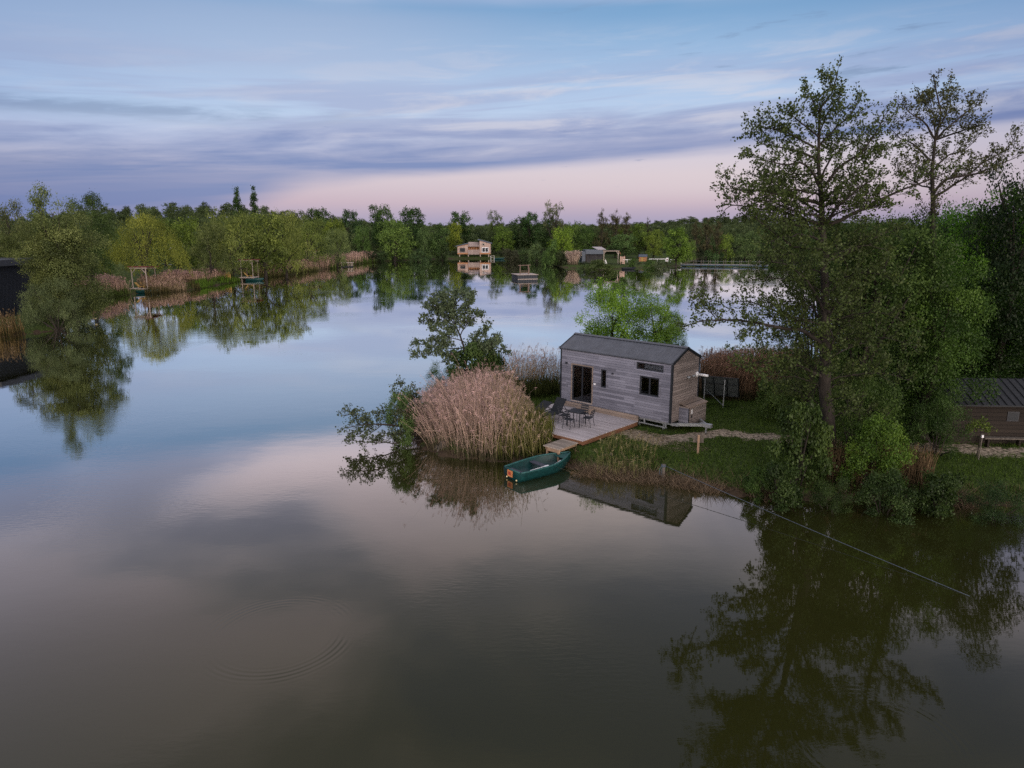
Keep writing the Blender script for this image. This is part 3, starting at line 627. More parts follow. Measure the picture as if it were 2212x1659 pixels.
# shrubs along the far waterline
for uu, vb, vt, ww, c_, lb in ((955, 558, 528, 50, (.036, .046, .026), 'dark low shrub at the water left of the stilt house'), (905, 561, 532, 50, (.034, .05, .026), 'dark shrub under the big round willow'),
        (1105, 561, 536, 60, (.050, .044, .036), 'brownish twiggy shrub right of the green boat by the stilt house'), (1140, 562, 528, 50, (.05, .066, .034), 'grey-green shrub at the water above the raft'),
        (1298, 582, 559, 80, (.056, .066, .028), 'wide low willow shrub in front of the far cabin'), (1262, 581, 563, 34, (.046, .060, .030), 'small shrub between the pale reed clump and the far cabin'),
        (1402, 577, 560, 36, (.046, .068, .024), 'shrub below the orange hut'), (1425, 577, 556, 46, (.050, .056, .040), 'grey shrub at the water below the poster'), (1366, 575, 555, 26, (.05, .075, .022), 'green shrub left of the orange hut'),
        (820, 561, 538, 44, (.034, .048, .024), 'dark low shrub beside the pink reeds at the far left corner'), (1030, 548, 528, 60, (.034, .05, .024), 'dark shrub on the bank behind the stilt house')):
    tree('bush_far', uu, vb, vt, ww, c_, 'bush', lb, 'shrub', FB, parts=('stems', 'foliage'))
# far wood: one mass nobody could count
def forest():
    r = np.random.default_rng(77); Vs, ts = [], []
    base = []
    for s in range(4):
        V, t = cloud(100 + s, lobes_dome(100 + s, 18), 800, .075, clump=6, spread=.04); base.append((V, t))
    spots = []
    for a in np.arange(-44, 44, .62):
        for d in (262, 285, 312, 350, 400, 470, 560, 680, 830, 980, 1150):
            aa = R(a + r.normal() * .35); dd = d * r.uniform(.95, 1.06); x, y = dd * math.sin(aa), dd * math.cos(aa); spots.append((x, y, 1.0))
    for a in np.arange(-44, -13, 1.0):
        for d in (165, 195, 228):
            aa = R(a + r.normal() * .5); dd = d * r.uniform(.95, 1.06); spots.append((dd * math.sin(aa), dd * math.cos(aa), .72))
    for a in np.arange(15, 44, 1.2):
        for d in (200, 230):
            aa = R(a + r.normal() * .5); dd = d * r.uniform(.95, 1.06); spots.append((dd * math.sin(aa), dd * math.cos(aa), .9))
    for cx, cy, sx_, sy_, n in ((-190, 430, 105, 95, 520), (285, 950, 130, 170, 260)):
        for _ in range(n): spots.append((cx + r.normal() * sx_, cy + r.normal() * sy_ - 20, .8))
    S = np.array(spots); d = shore_d(S[:, 0], S[:, 1]); S = S[(d > 16)]; Z = ground_z(S[:, 0], S[:, 1])
    for (x, y, q), z in zip(S, Z):
        V, t = base[r.integers(4)]; dist = math.hypot(x, y)
        H = r.uniform(7.0, 10.5) * q * (1 if dist > 240 else .95); W = H * r.uniform(.75, 1.15); a = r.uniform(0, 6.283)
        if dist > 600: W *= 1.5
        ca, sa = math.cos(a), math.sin(a); X = V[:, :, 0] * ca - V[:, :, 1] * sa; Y = V[:, :, 0] * sa + V[:, :, 1] * ca
        Vs.append(np.stack([X * W + x, Y * W + y, (V[:, :, 2]) * H + z - .08 * H], -1)); ts.append(np.clip(t * .75 + r.normal(.02, .12), 0, 1))
    m_ = quad_mesh('forest', np.concatenate(Vs), np.concatenate(ts)); m_.materials.append(LEAF); o = link('forest', m_); o.color = (.080, .114, .042, 1)
    setp(o, 'distant dark green wood closing the horizon behind the lake', 'forest', kind='stuff')
forest()
def undergrowth():
    r = np.random.default_rng(79); base = [cloud(120 + i, lobes_bush(120 + i, 14), 700, .085, clump=6, spread=.06) for i in range(3)]; Vs, ts = [], []
    far = [P(u, v) for u, v in LEFT[16:]]
    for a, b in zip(far[:-1], far[1:]):
        n = max(1, int((b - a).length / 2.0))
        for i in range(n):
            p = a.lerp(b, (i + r.random()) / n); y_ = p.y + r.uniform(1.0, 6.5); U = 1106 + FPX * p.x / (y_ * CP + 2)
            if 985 < U < 1075: y_ += 7
            z = gz(p.x, y_); H = r.uniform(1.6, 4.2) * (.32 if 1228 < U < 1480 else 1); W = H * r.uniform(.9, 1.4); V, t = base[r.integers(3)]; q = r.uniform(0, 6.283); X = V[:, :, 0] * math.cos(q) - V[:, :, 1] * math.sin(q); Y = V[:, :, 0] * math.sin(q) + V[:, :, 1] * math.cos(q)
            Vs.append(np.stack([X * W + p.x, Y * W + y_, V[:, :, 2] * H + z - .1], -1)); ts.append(np.clip(t * .8 + r.normal(0, .13), 0, 1))
    m_ = quad_mesh('undergrowth', np.concatenate(Vs), np.concatenate(ts)); m_.materials.append(LEAF); o = link('undergrowth', m_); o.color = (.058, .075, .032, 1)
    setp(o, 'tangled low undergrowth lining the far waterline below the trees', 'undergrowth', kind='stuff')
undergrowth()
# ------------------------------------------------------------------ near trees grown limb by limb
def smooth_poly(pts, step=.28, jit=.02, r=None):
    pts = [Vector(p) for p in pts]; out = [pts[0]]
    for i in range(len(pts) - 1):
        p0 = pts[max(0, i - 1)]; p1 = pts[i]; p2 = pts[i + 1]; p3 = pts[min(len(pts) - 1, i + 2)]
        n = max(1, int((p2 - p1).length / step))
        for j in range(1, n + 1):
            t = j / n
            q = .5 * ((2 * p1) + (p2 - p0) * t + (2 * p0 - 5 * p1 + 4 * p2 - p3) * t * t + (3 * p1 - p0 - 3 * p2 + p3) * t ** 3)
            out.append(q + Vector(r.normal(size=3) * jit))
    return out
def grow(name, label, cat, trunk, limbs, seed, colr, leaf=.085, group=None, r0=.2, side=.34, slen=(.5, 1.5), tstep=.17, per=6, start=.18, upb=.45, dens=None, bark=None, stub=0, trunk_r=None):
    """trunk/limbs: polylines in metres. limb = (points, base radius)."""
    r = np.random.default_rng(seed); W = MB(); C, Nn = [], []
    tp = smooth_poly(trunk, .5, .015, r); nt = len(tp)
    W.tube(tp, [max(.02, r0 * (1 - .93 * (i / (nt - 1)) ** 1.05) * (1.25 if i == 0 else 1)) for i in range(nt)], 9)
    allb = [(tp[int(nt * .55):], .05, .6)]
    for pts, rb in limbs:
        lp = smooth_poly(pts, .28, .018, r); n = len(lp)
        W.tube(lp, [max(.007, rb * (1 - .85 * i / (n - 1))) for i in range(n)], 6, False); allb.append((lp, rb, 1))
    def twig(p, d, ln, rad, lv):
        n = 4; pts = [p]; q = Vector(p); dd = Vector(d)
        for i in range(n):
            dd = (dd + Vector((r.normal() * .16, r.normal() * .16, r.normal() * .12 + upb * .22))).normalized(); q = q + dd * (ln / n); pts.append(q)
        W.tube(pts, [rad, rad * .8, rad * .6, rad * .45, rad * .3], 3, False); return pts
    for lp, rb, wgt in allb:
        n = len(lp); L = sum((lp[i + 1] - lp[i]).length for i in range(n - 1)); s = L * start
        while s < L:
            t = s / L; i = min(n - 2, int(t * (n - 1))); p = lp[i].lerp(lp[i + 1], r.random()); tan = (lp[min(n - 1, i + 1)] - lp[max(0, i - 1)]).normalized()
            rd = Vector(r.normal(size=3)); perp = (rd - tan * rd.dot(tan)).normalized(); a = R(r.uniform(28, 62)); d = (tan * math.cos(a) + perp * math.sin(a) + Vector((0, 0, upb * .5))).normalized()
            ln = r.uniform(*slen) * (1.15 - .85 * t) * min(1, L / 2.5 + .3)
            pts = twig(p, d, ln, .011, 0)
            q = .18
            while q < ln:
                f_ = q / ln * 4; j = min(3, int(f_)); c = pts[j].lerp(pts[j + 1], f_ - j); td = (pts[j + 1] - pts[j]).normalized()
                pr = Vector(r.normal(size=3)); pr = (pr - td * pr.dot(td)).normalized(); d2 = (td * .7 + pr * .8 + Vector((0, 0, .25))).normalized(); l2 = r.uniform(.16, .42)
                e_ = c + d2 * l2; W.tube([c, c.lerp(e_, .5) + Vector((0, 0, .015)), e_], [.006, .005, .003], 3, False)
                k_ = per if dens is None else int(round(per * dens(e_)))
                for _ in range(k_):
                    u_ = r.uniform(.25, 1.1); C.append(tuple(c.lerp(e_, u_) + Vector(r.normal(size=3) * .05)))
                q += tstep * r.uniform(.7, 1.4)
            for _ in range(per): C.append(tuple(pts[-1] + Vector(r.normal(size=3) * .07)))
            s += side * r.uniform(.6, 1.4)
        for _ in range(per * 2): C.append(tuple(lp[-1] + Vector(r.normal(size=3) * .10)))
    C = np.array(C); V = leaf_quads(C, leaf, r, aspect=.78, normal=np.tile([0, 0, 1.0], (len(C), 1)), nmix=.25)
    from_c = np.clip(r.normal(.42, .13, len(C)) + .16 * ripn(C[:, 0] * 1.0, C[:, 2] * 1.0, 1.7, seed), 0, 1)
    b0 = Vector(tp[0]); o = thing(name, label, cat, b0, 0, group)
    W.v = [tuple(Vector(v) - b0) for v in W.v]; W.build('trunk', bark or BARK, o, True)
    cm = quad_mesh('crown', V - np.array(b0)[None, None, :], from_c); cm.materials.append(LEAF); c = link('crown', cm, o); c.color = (*colr, 1); return o
def Z7(a, b): return 1481 + a * .3307, 137 + b * .3307
def Z8(a, b): return 1481 + a * .3307, 631 + b * .3307
def trace(pts, fn, y0, dy, r):
    """points of a limb as sighted, leaning dy metres nearer or farther by its tip"""
    n = len(pts); return [T(*fn(*p), y0 + dy * (i / max(1, n - 1)) + (r.normal() * .12 if 0 < i else 0)) for i, p in enumerate(pts)]
ra = np.random.default_rng(5)
YA = 28.0
tr = [P(1793, 1020, .35)] + [T(*Z8(*p), YA) for p in ((940, 900), (912, 620), (915, 300))] + [T(*Z7(*p), YA) for p in ((905, 1180), (890, 1000), (872, 640), (866, 480), (880, 300), (960, 190), (990, 60))]
tr[0] = Vector((tr[1].x + .05, YA, .4))
raw = [(Z7, [(900, 1010), (720, 965), (560, 905), (420, 885)], .045, -1.2), (Z7, [(890, 940), (1000, 905), (1120, 925), (1200, 890)], .04, 1.0), (Z7, [(905, 1030), (1040, 960), (1200, 925), (1330, 950)], .045, -1.6), (Z7, [(878, 720), (740, 730), (610, 760), (490, 770)], .04, 1.8), (Z7, [(905, 1080), (740, 1060), (560, 1010), (380, 1000)], .05, .8), (Z7, [(900, 880), (1060, 800), (1150, 860), (1260, 830)], .04, 2.2), (Z7, [(885, 860), (700, 820), (560, 860), (400, 850)], .04, -2.4), (Z7, [(915, 1180), (780, 1120), (640, 1130), (520, 1180)], .05, -3.0), (Z7, [(880, 920), (700, 872), (480, 832), (330, 828), (262, 765), (262, 720)], .075, -1.6), (Z7, [(872, 640), (760, 580), (600, 545), (490, 520), (430, 420)], .05, 1.4),
       (Z7, [(870, 800), (780, 660), (600, 655), (420, 585)], .055, -2.2), (Z7, [(866, 480), (760, 390), (640, 300)], .04, -1), (Z7, [(872, 330), (800, 170)], .028, .6), (Z7, [(875, 330), (925, 95)], .03, -.5),
       (Z7, [(872, 540), (1000, 400), (1090, 320), (1150, 205)], .045, 1.3), (Z7, [(900, 810), (1000, 690), (1180, 550), (1280, 370), (1330, 292)], .06, -1.8), (Z7, [(890, 760), (950, 620), (1080, 520), (1200, 440)], .045, 2.4),
       (Z7, [(905, 900), (1000, 800), (1170, 690), (1300, 560), (1400, 540)], .05, 2.0), (Z7, [(930, 1020), (1000, 930), (1170, 790), (1290, 720)], .06, -2.4), (Z7, [(935, 1060), (1080, 990), (1350, 850), (1560, 770), (1720, 700)], .085, -1.0),
       (Z7, [(895, 1060), (620, 965), (430, 945), (300, 925), (240, 990)], .065, 1.6), (Z7, [(905, 1210), (700, 1195), (580, 1105), (450, 1010)], .055, -2.4), (Z7, [(915, 1300), (1090, 1225), (1250, 1130), (1400, 1080)], .06, 1.5),
       (Z7, [(865, 560), (700, 470), (560, 420), (425, 392)], .045, .2), (Z7, [(870, 460), (930, 330), (1010, 240)], .03, -1.6), (Z7, [(888, 980), (760, 900), (560, 780), (430, 720)], .05, 2.8),
       (Z8, [(905, 360), (790, 265), (620, 232), (450, 197), (280, 180), (130, 186), (10, 218)], .095, -2.0), (Z8, [(900, 320), (760, 215), (600, 130), (420, 60), (300, 70)], .07, 1.8), (Z8, [(898, 560), (740, 480), (560, 455), (440, 465), (370, 492), (300, 470)], .075, -1.2),
       (Z8, [(700, 485), (600, 525), (510, 585)], .035, -1.6), (Z8, [(925, 390), (1010, 240), (1090, 165)], .075, .8), (Z8, [(915, 260), (800, 60), (640, -60)], .06, 2.6), (Z8, [(920, 180), (1040, 20), (1200, -60)], .06, -2.2),
       (Z8, [(915, 150), (820, -40), (700, -160), (560, -200)], .055, -2.8), (Z8, [(905, 430), (960, 330), (930, 200)], .05, -2.4), (Z8, [(450, 197), (430, 260), (350, 360)], .016, -2.0), (Z8, [(200, 185), (130, 80), (60, 110)], .02, -2.2)]
limbs = [(trace(p, f, YA, dy, ra), rb) for f, p, rb, dy in raw]
for i in range(22):
    zz = 2.6 + 6.6 * (i + ra.random()) / 22; a_ = 2.4 * i + ra.normal() * .3; ln = (2.0 + 1.5 * ra.random()) * (.75 if zz < 4.2 else 1.0); t0 = min(tr, key=lambda p: abs(p.z - zz)); bx_ = Vector((13.0 + .0 * zz, YA, zz)); bx_.x = np.interp(zz, [p.z for p in tr], [p.x for p in tr])
    d_ = Vector((math.cos(a_), math.sin(a_), 0)); limbs.append(([bx_, bx_ + d_ * ln * .35 + Vector((0, 0, .35)), bx_ + d_ * ln * .7 + Vector((0, 0, .5)), bx_ + d_ * ln + Vector((0, 0, .25))], .035))
grow('alder_tree', 'tall open alder with bare dark trunk standing on the bank right of the tiny house', 'tree', tr, limbs, 51, (.062, .088, .024), leaf=.096, r0=.29, side=.15, tstep=.12, per=7, slen=(.55, 1.6))
YB = 33.0
tb = [Vector((T(2010, 700, YB).x - .1, YB, .5)), T(2010, 700, YB)] + [T(*Z7(*p), YB) for p in ((1615, 900), (1608, 700), (1632, 500), (1668, 330), (1640, 180), (1618, 75))]
rb_ = [([(1632, 500), (1550, 375), (1470, 330), (1412, 262)], .05, -1.2), ([(1640, 490), (1790, 350), (1930, 255)], .055, 1), ([(1632, 500), (1790, 445), (1940, 395)], .05, -1.6), ([(1655, 420), (1700, 330), (1722, 130)], .035, .8),
       ([(1600, 640), (1490, 525), (1400, 490), (1342, 432)], .055, 1.2), ([(1608, 740), (1540, 690), (1440, 640)], .04, -2), ([(1612, 860), (1700, 760), (1890, 720), (2080, 650), (2190, 600)], .07, -1), ([(1612, 880), (1830, 740), (1960, 640), (2090, 560), (2175, 445)], .065, 1.4),
       ([(1610, 700), (1720, 600), (1830, 560), (1960, 420)], .05, 1.8), ([(1650, 380), (1560, 260), (1540, 250)], .03, 1.5), ([(1612, 820), (1500, 780), (1380, 700)], .045, 1.6), ([(1630, 520), (1620, 350), (1590, 210)], .03, -1)]
limbs = [(trace(p, Z7, YB, dy, ra), r_) for p, r_, dy in rb_]
grow('alder_tree', 'second alder at the right, its narrow forked crown standing against the violet cloud', 'tree', tb, limbs, 52, (.066, .074, .026), leaf=.092, r0=.27, side=.16, tstep=.14, per=8, slen=(.5, 1.5))
# airy shrub-tree on the tip of the peninsula
def ZP(a, b): return 877.8 + a * .1323, 603.5 + b * .1323
YC = 41.2
tc_ = [Vector((T(*ZP(960, 1350), YC).x + .25, YC, .25)), T(*ZP(965, 1350), YC), T(*ZP(930, 1080), YC), T(*ZP(880, 920), YC), T(*ZP(800, 750), YC), T(*ZP(700, 640), YC), T(*ZP(600, 520), YC), T(*ZP(500, 480), YC)]
rc = [([(800, 750), (835, 600), (770, 480), (800, 300), (820, 230)], .03, .8), ([(880, 920), (1000, 700), (1150, 610), (1210, 600)], .035, -.8), ([(800, 760), (640, 690), (420, 660), (240, 700)], .03, .9), ([(900, 1000), (690, 940), (500, 830), (380, 800)], .035, -1),
      ([(940, 1120), (700, 1130), (400, 1070), (170, 1050)], .04, .7), ([(945, 1150), (720, 1220), (420, 1240), (150, 1250)], .035, -1), ([(770, 480), (900, 300), (1080, 300)], .022, .5), ([(600, 520), (430, 420), (340, 460)], .02, -.6), ([(700, 640), (560, 400), (440, 300)], .024, 1),
      ([(960, 1300), (1100, 1100), (1250, 900), (1350, 780)], .035, .6), ([(960, 1300), (1240, 1150), (1500, 1000)], .035, -.8), ([(975, 1330), (1300, 1200), (1620, 1190)], .035, .9), ([(975, 1330), (1180, 1210), (1420, 1060), (1460, 900)], .03, 1.5), ([(850, 860), (930, 640), (1020, 420), (1060, 360)], .028, -.9), ([(840, 830), (760, 640), (640, 420), (620, 260)], .026, .2)]
limbs = [(trace(p, ZP, YC, dy * 1.3, ra), r_) for p, r_, dy in rc]
grow('willow_tree', 'small airy willow rising out of the reeds at the tip of the peninsula', 'tree', tc_, limbs, 53, (.115, .155, .082), leaf=.12, r0=.11, side=.10, tstep=.10, per=10, slen=(.45, 1.0), start=.15)
# half-sunken branches at the left tip
def ZT(a, b): return 713.2 + a * .248, 740.6 + b * .248
YD = 33.2
td_ = [Vector((T(*ZT(900, 800), YD).x + .3, YD + .4, .3)), T(*ZT(880, 810), YD), T(*ZT(700, 735), YD), T(*ZT(500, 712), YD - .4), T(*ZT(300, 715), YD - .8), T(*ZT(120, 745), YD - 1)]
rd_ = [([(880, 830), (650, 865), (430, 872), (150, 850)], .05, -1.2), ([(850, 800), (620, 792), (430, 815)], .045, -.8), ([(700, 735), (560, 650), (440, 610)], .03, .7), ([(300, 715), (210, 620), (120, 640)], .025, -.4), ([(450, 715), (330, 800), (200, 820)], .022, -1.2),
       ([(860, 760), (700, 640), (600, 520), (560, 420)], .04, 1), ([(870, 760), (760, 600), (680, 470), (600, 350)], .035, 1.6), ([(880, 780), (800, 640), (740, 500), (720, 400)], .03, .6), ([(300, 715), (240, 690), (160, 590)], .02, .5), ([(860, 800), (640, 740), (560, 620)], .03, -.5)]
limbs = [(trace(p, ZT, YD, dy, ra), r_) for p, r_, dy in rd_]
grow('fallen_willow', 'leaning willow branches stretched low over the water at the left tip', 'tree', td_, limbs, 54, (.070, .092, .042), leaf=.10, r0=.10, side=.11, tstep=.12, per=7, slen=(.35, .95), start=.25)
# ------------------------------------------------------------------ near shrubs and trees of the right bank
NB = 'shrubs and trees crowding the right bank'
def shrub(kind, u, vb, vt, wpx, colr, name, label, cat='shrub', gzv=.5): return tree(kind, u, vb, vt, wpx, colr, name, label, cat, NB, gzv, parts=('stems', 'foliage') if kind.startswith('bush') else ('trunk', 'crown'))
tree('thicket', 1326, 838, 588, 185, (.140, .205, .036), 'willow_tree', 'bright green willow bushing up behind the tiny house roof', gzv=.4)
tree('thicket', 1418, 838, 620, 140, (.125, .180, .040), 'willow_tree', 'second bright green willow behind the right half of the tiny house roof', gzv=.4)
tree('bush_fine', 1452, 838, 668, 95, (.080, .115, .036), 'willow_bush', 'loose pale-leaved bush behind the right end of the tiny house roof', 'shrub', gzv=.3, parts=('stems', 'foliage'))
tree('bush', 1060, 850, 748, 120, (.042, .062, .026), 'bush', 'dark low bush right of the airy willow on the peninsula tip', 'shrub', gzv=.3, parts=('stems', 'foliage'))
tree('bush', 1022, 858, 725, 150, (.058, .080, .036), 'bush', 'grey-green bush filling the foot of the airy willow on the peninsula tip', 'shrub', gzv=.3, parts=('stems', 'foliage'))
tree('bush', 960, 870, 770, 110, (.052, .074, .024), 'bush', 'green bush behind the dry reeds under the airy willow', 'shrub', gzv=.3, parts=('stems', 'foliage'))
tree('bush', 868, 948, 832, 88, (.070, .098, .042), 'bush', 'upright leafy bush at the left edge of the dry reed clump', 'shrub', gzv=.2, parts=('stems', 'foliage'))
shrub('bush', 1735, 1040, 850, 150, (.040, .055, .020), 'elder_bush', 'tall dark elder bush wrapped around the foot of the big alder')
shrub('bush', 1858, 1000, 735, 210, (.044, .064, .020), 'elder_bush', 'big green thicket right of the alder trunk')
shrub('bush', 1900, 1045, 885, 170, (.058, .088, .018), 'elder_bush', 'yellow-green leafy bush in front of the thicket, left of the staked sapling')
shrub('bush', 1690, 1068, 990, 120, (.026, .038, .014), 'bramble_bush', 'low bramble on the water edge left of the alder foot')
shrub('bush', 1800, 1076, 1012, 110, (.026, .038, .014), 'bramble_bush', 'low dark bramble on the water edge under the alder')
shrub('bush', 1915, 1080, 1005, 150, (.030, .044, .018), 'bramble_bush', 'low dark bramble on the water edge below the yellow-green bush')
shrub('bush', 2035, 1083, 1012, 140, (.026, .038, .014), 'bramble_bush', 'low bramble on the water edge below the staked sapling')
shrub('bush', 2155, 1090, 1022, 150, (.022, .036, .016), 'bramble_bush', 'dark bramble at the water edge in the right corner')
shrub('bush', 1640, 1052, 1002, 80, (.040, .062, .020), 'bramble_bush', 'small bramble clump on the bank right of the mooring post')
shrub('bush', 1665, 905, 815, 100, (.050, .070, .024), 'elder_bush', 'leafy bush left of the alder foot, beside the dry reeds')
shrub('bush', 2035, 985, 812, 150, (.034, .054, .018), 'elder_bush', 'dark bush hiding the left end of the shed')
shrub('bush', 1860, 868, 728, 180, (.064, .100, .020), 'hazel_bush', 'bright hazel below the white canopy roof')
shrub('bush', 1790, 880, 740, 170, (.046, .066, .022), 'hazel_bush', 'green bush right behind the alder trunk')
tree('thicket', 1955, 940, 432, 225, (.034, .052, .018), 'oak_tree', 'dark broad tree filling the middle of the right bank', group=NB)  # dark trees in this list: leaf colours lowered to stand in for shade
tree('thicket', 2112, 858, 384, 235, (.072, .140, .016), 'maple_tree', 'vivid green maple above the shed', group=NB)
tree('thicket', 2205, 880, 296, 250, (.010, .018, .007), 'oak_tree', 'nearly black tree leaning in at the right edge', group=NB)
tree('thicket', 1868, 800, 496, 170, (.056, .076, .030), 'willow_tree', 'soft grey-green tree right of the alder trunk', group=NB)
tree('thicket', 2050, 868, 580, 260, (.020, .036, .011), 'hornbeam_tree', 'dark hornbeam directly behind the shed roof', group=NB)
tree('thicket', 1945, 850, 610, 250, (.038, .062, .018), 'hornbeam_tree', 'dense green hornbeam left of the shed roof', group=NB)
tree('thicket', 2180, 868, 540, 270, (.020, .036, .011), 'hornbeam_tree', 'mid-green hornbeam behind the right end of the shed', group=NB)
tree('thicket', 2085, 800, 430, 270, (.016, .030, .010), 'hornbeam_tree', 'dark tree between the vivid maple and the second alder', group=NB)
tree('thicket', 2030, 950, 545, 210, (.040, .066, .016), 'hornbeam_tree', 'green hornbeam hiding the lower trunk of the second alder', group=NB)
tree('alder_hi', 1765, 935, 500, 175, (.040, .056, .020), 'alder_tree', 'leafy young alder filling the space left of the big alder trunk', group=NB)
tree('alder_top', 1872, 945, 474, 300, (.038, .056, .018), 'alder_tree', 'leafy young alder filling the space right of the big alder trunk', group=NB)
tree('thicket', 1905, 740, 470, 150, (.034, .052, .02), 'hornbeam_tree', 'shadowy tree low behind the second alder', group=NB)
# ------------------------------------------------------------------ reeds
def reed_bed(name, label, base, H, width, lean, cols, seed, plume=1.0, seg=4, hfun=None, cat='reeds', leafy=.4, droop=1.0):
    """base (N,2) stem feet; cols = (foot, stem, plume)"""
    r = np.random.default_rng(seed); N = len(base); z0 = ground_z(base[:, 0], base[:, 1]); z0 = np.maximum(z0, -.15)
    h = r.uniform(.55, 1.06, N) * H; h = h * (.78 + .34 * np.clip(.5 + .5 * ripn(base[:, 0], base[:, 1], 2.6 if width < .04 else .55, seed), 0, 1.1)); h = hfun(base, h, z0, r) if hfun else h; ln = lean(base) if callable(lean) else np.tile(lean, (N, 1)); ln = ln + r.normal(size=(N, 2)) * (.10 if width > .022 else .15)
    wa = r.uniform(0, math.pi, N); wd = np.stack([np.cos(wa), np.sin(wa), np.zeros(N)], 1) * (width * r.uniform(.7, 1.4, N))[:, None] * .5
    Fs, Cs = [], []; shade = r.uniform(.55, 1.4, N)[:, None]
    cols = [np.array(c) for c in cols]
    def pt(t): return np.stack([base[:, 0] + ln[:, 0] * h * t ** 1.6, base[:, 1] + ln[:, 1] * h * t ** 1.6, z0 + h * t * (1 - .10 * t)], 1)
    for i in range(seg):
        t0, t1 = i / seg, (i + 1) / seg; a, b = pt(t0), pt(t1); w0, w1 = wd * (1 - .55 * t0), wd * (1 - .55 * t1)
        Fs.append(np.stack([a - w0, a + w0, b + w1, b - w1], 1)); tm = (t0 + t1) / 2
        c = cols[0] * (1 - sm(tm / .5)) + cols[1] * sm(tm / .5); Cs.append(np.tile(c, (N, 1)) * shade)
    top = pt(1.0); dirv = unit(np.stack([r.normal(size=N) * .5 + 1.0 * droop * np.sign(ln[:, 0] + .01), r.normal(size=N) * .6, r.uniform(.1, 1.0, N)], 1))
    if plume:
        ip = np.where(r.random(N) < .55)[0]; n3 = len(ip); tp_ = top[ip]; sh3 = shade[ip]; ps = max(1.0, min(3.0, width / .022))
        for q in range(4):
            d = unit(dirv[ip] * .7 + r.normal(size=(n3, 3)) * .35 + np.array([0, 0, .25])); L = (r.uniform(.14, .30, n3) * (1 + .25 * (ps - 1)))[:, None]; s = unit(np.cross(d, r.normal(size=(n3, 3)))) * (.0085 * ps * plume ** .5 * r.uniform(.7, 1.4, n3))[:, None]
            a = tp_ - d * L * .35 - np.array([0, 0, .08]) * (q > 1); m_ = a + d * L * .5; b = a + d * L - np.array([0, 0, .04])
            Fs.append(np.stack([a, m_ + s, b, m_ - s], 1)); Cs.append(np.tile(cols[2], (n3, 1)) * sh3 * r.uniform(.7, 1.3, (n3, 1)))
    if leafy:
        k_ = r.random(N) < leafy; n2 = int(k_.sum())
        t_ = r.uniform(.25, .85, n2)[:, None]; p0 = pt(0)[k_] * (1 - t_) + pt(1.0)[k_] * t_; d = unit(np.stack([r.normal(size=n2), r.normal(size=n2), r.uniform(-.2, .9, n2)], 1)); L = (r.uniform(.2, .5, n2) * min(1.4, H / 2.5))[:, None]
        s = unit(np.cross(d, r.normal(size=(n2, 3)))) * width * .55; Fs.append(np.stack([p0 - s, p0 + s, p0 + d * L + s * .2, p0 + d * L - s * .2], 1)); Cs.append(np.tile(cols[1], (n2, 1)) * r.uniform(.6, 1.3, (n2, 1)))
    m_ = quad_mesh(name, np.concatenate(Fs), None, np.concatenate(Cs)); m_.materials.append(REED); o = link(name, m_)
    return setp(o, label, cat, kind='stuff')
def in_poly(poly, n, seed):
    r = np.random.default_rng(seed); pl = np.array([tuple(p)[:2] for p in poly]); lo, hi = pl.min(0), pl.max(0); out = []
    while sum(len(o) for o in out) < n:
        q = r.uniform(lo, hi, (n * 3, 2)); ins = np.zeros(len(q), bool)
        for i in range(len(pl)):
            (ax, ay), (bx, by) = pl[i], pl[(i + 1) % len(pl)]; ins ^= ((ay > q[:, 1]) != (by > q[:, 1])) & (q[:, 0] < (bx - ax) * (q[:, 1] - ay) / (by - ay + 1e-12) + ax)
        out.append(q[ins])
    return np.concatenate(out)[:n]
STRAW = ((.070, .062, .030), (.32, .245, .155), (.36, .245, .20)); PINK = ((.075, .064, .036), (.40, .28, .21), (.42, .285, .26)); GREENR = ((.030, .042, .012), (.070, .105, .026), (.16, .15, .06)); DULL = ((.034, .034, .017), (.135, .095, .055), (.22, .14, .095))
main = [P(u, v, .2) for u, v in ((884, 925), (925, 966), (1010, 988), (1090, 993), (1150, 990), (1185, 984), (1200, 955), (1178, 930), (1150, 905), (1125, 890), (1060, 872), (960, 870), (900, 890))]
bm_ = in_poly(main, 5400, 3); cx_ = bm_[:, 0].mean()
def mlean(b): return np.stack([np.clip((b[:, 0] + 1.2) * .13, -.52, .05), np.clip((b[:, 1] - 35.5) * .02, -.08, .04)], 1)
def mh(b, h, z0, r):
    U = 1106 + FPX * b[:, 0] / (b[:, 1] * CP + CAM_H * SP); vt = np.interp(U, [880, 925, 985, 1040, 1080, 1115, 1140, 1165, 1190, 1206], [885, 850, 806, 783, 784, 815, 855, 895, 940, 962])
    k = (829.5 - vt) / FPX; zt = b[:, 1] * (k * CP - SP) / (CP + k * SP) + CAM_H
    return np.minimum(h, np.maximum(.35, zt - z0) * (1.16 - .70 * r.random(len(b)) ** 1.2) * (.84 + .24 * ripn(b[:, 0], b[:, 1], 3.3, 7.0)) * np.where(r.random(len(b)) < .05, 1.28, 1.0))
bU = 1106 + FPX * bm_[:, 0] / (bm_[:, 1] * CP + CAM_H * SP) + rng.normal(size=len(bm_)) * 22; b2_ = bm_[(bU > 1085) & (rng.random(len(bm_)) < .62)]; bm_ = bm_[bU <= 1085]
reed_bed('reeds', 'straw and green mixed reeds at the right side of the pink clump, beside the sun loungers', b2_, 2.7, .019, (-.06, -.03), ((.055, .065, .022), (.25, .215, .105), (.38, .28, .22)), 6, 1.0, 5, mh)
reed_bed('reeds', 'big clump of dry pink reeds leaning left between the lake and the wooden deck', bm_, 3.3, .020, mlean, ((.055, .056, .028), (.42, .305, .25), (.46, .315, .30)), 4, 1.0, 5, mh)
br_ = in_poly(main, 420, 71); ang_ = np.random.default_rng(72).uniform(0, 6.283, 420)
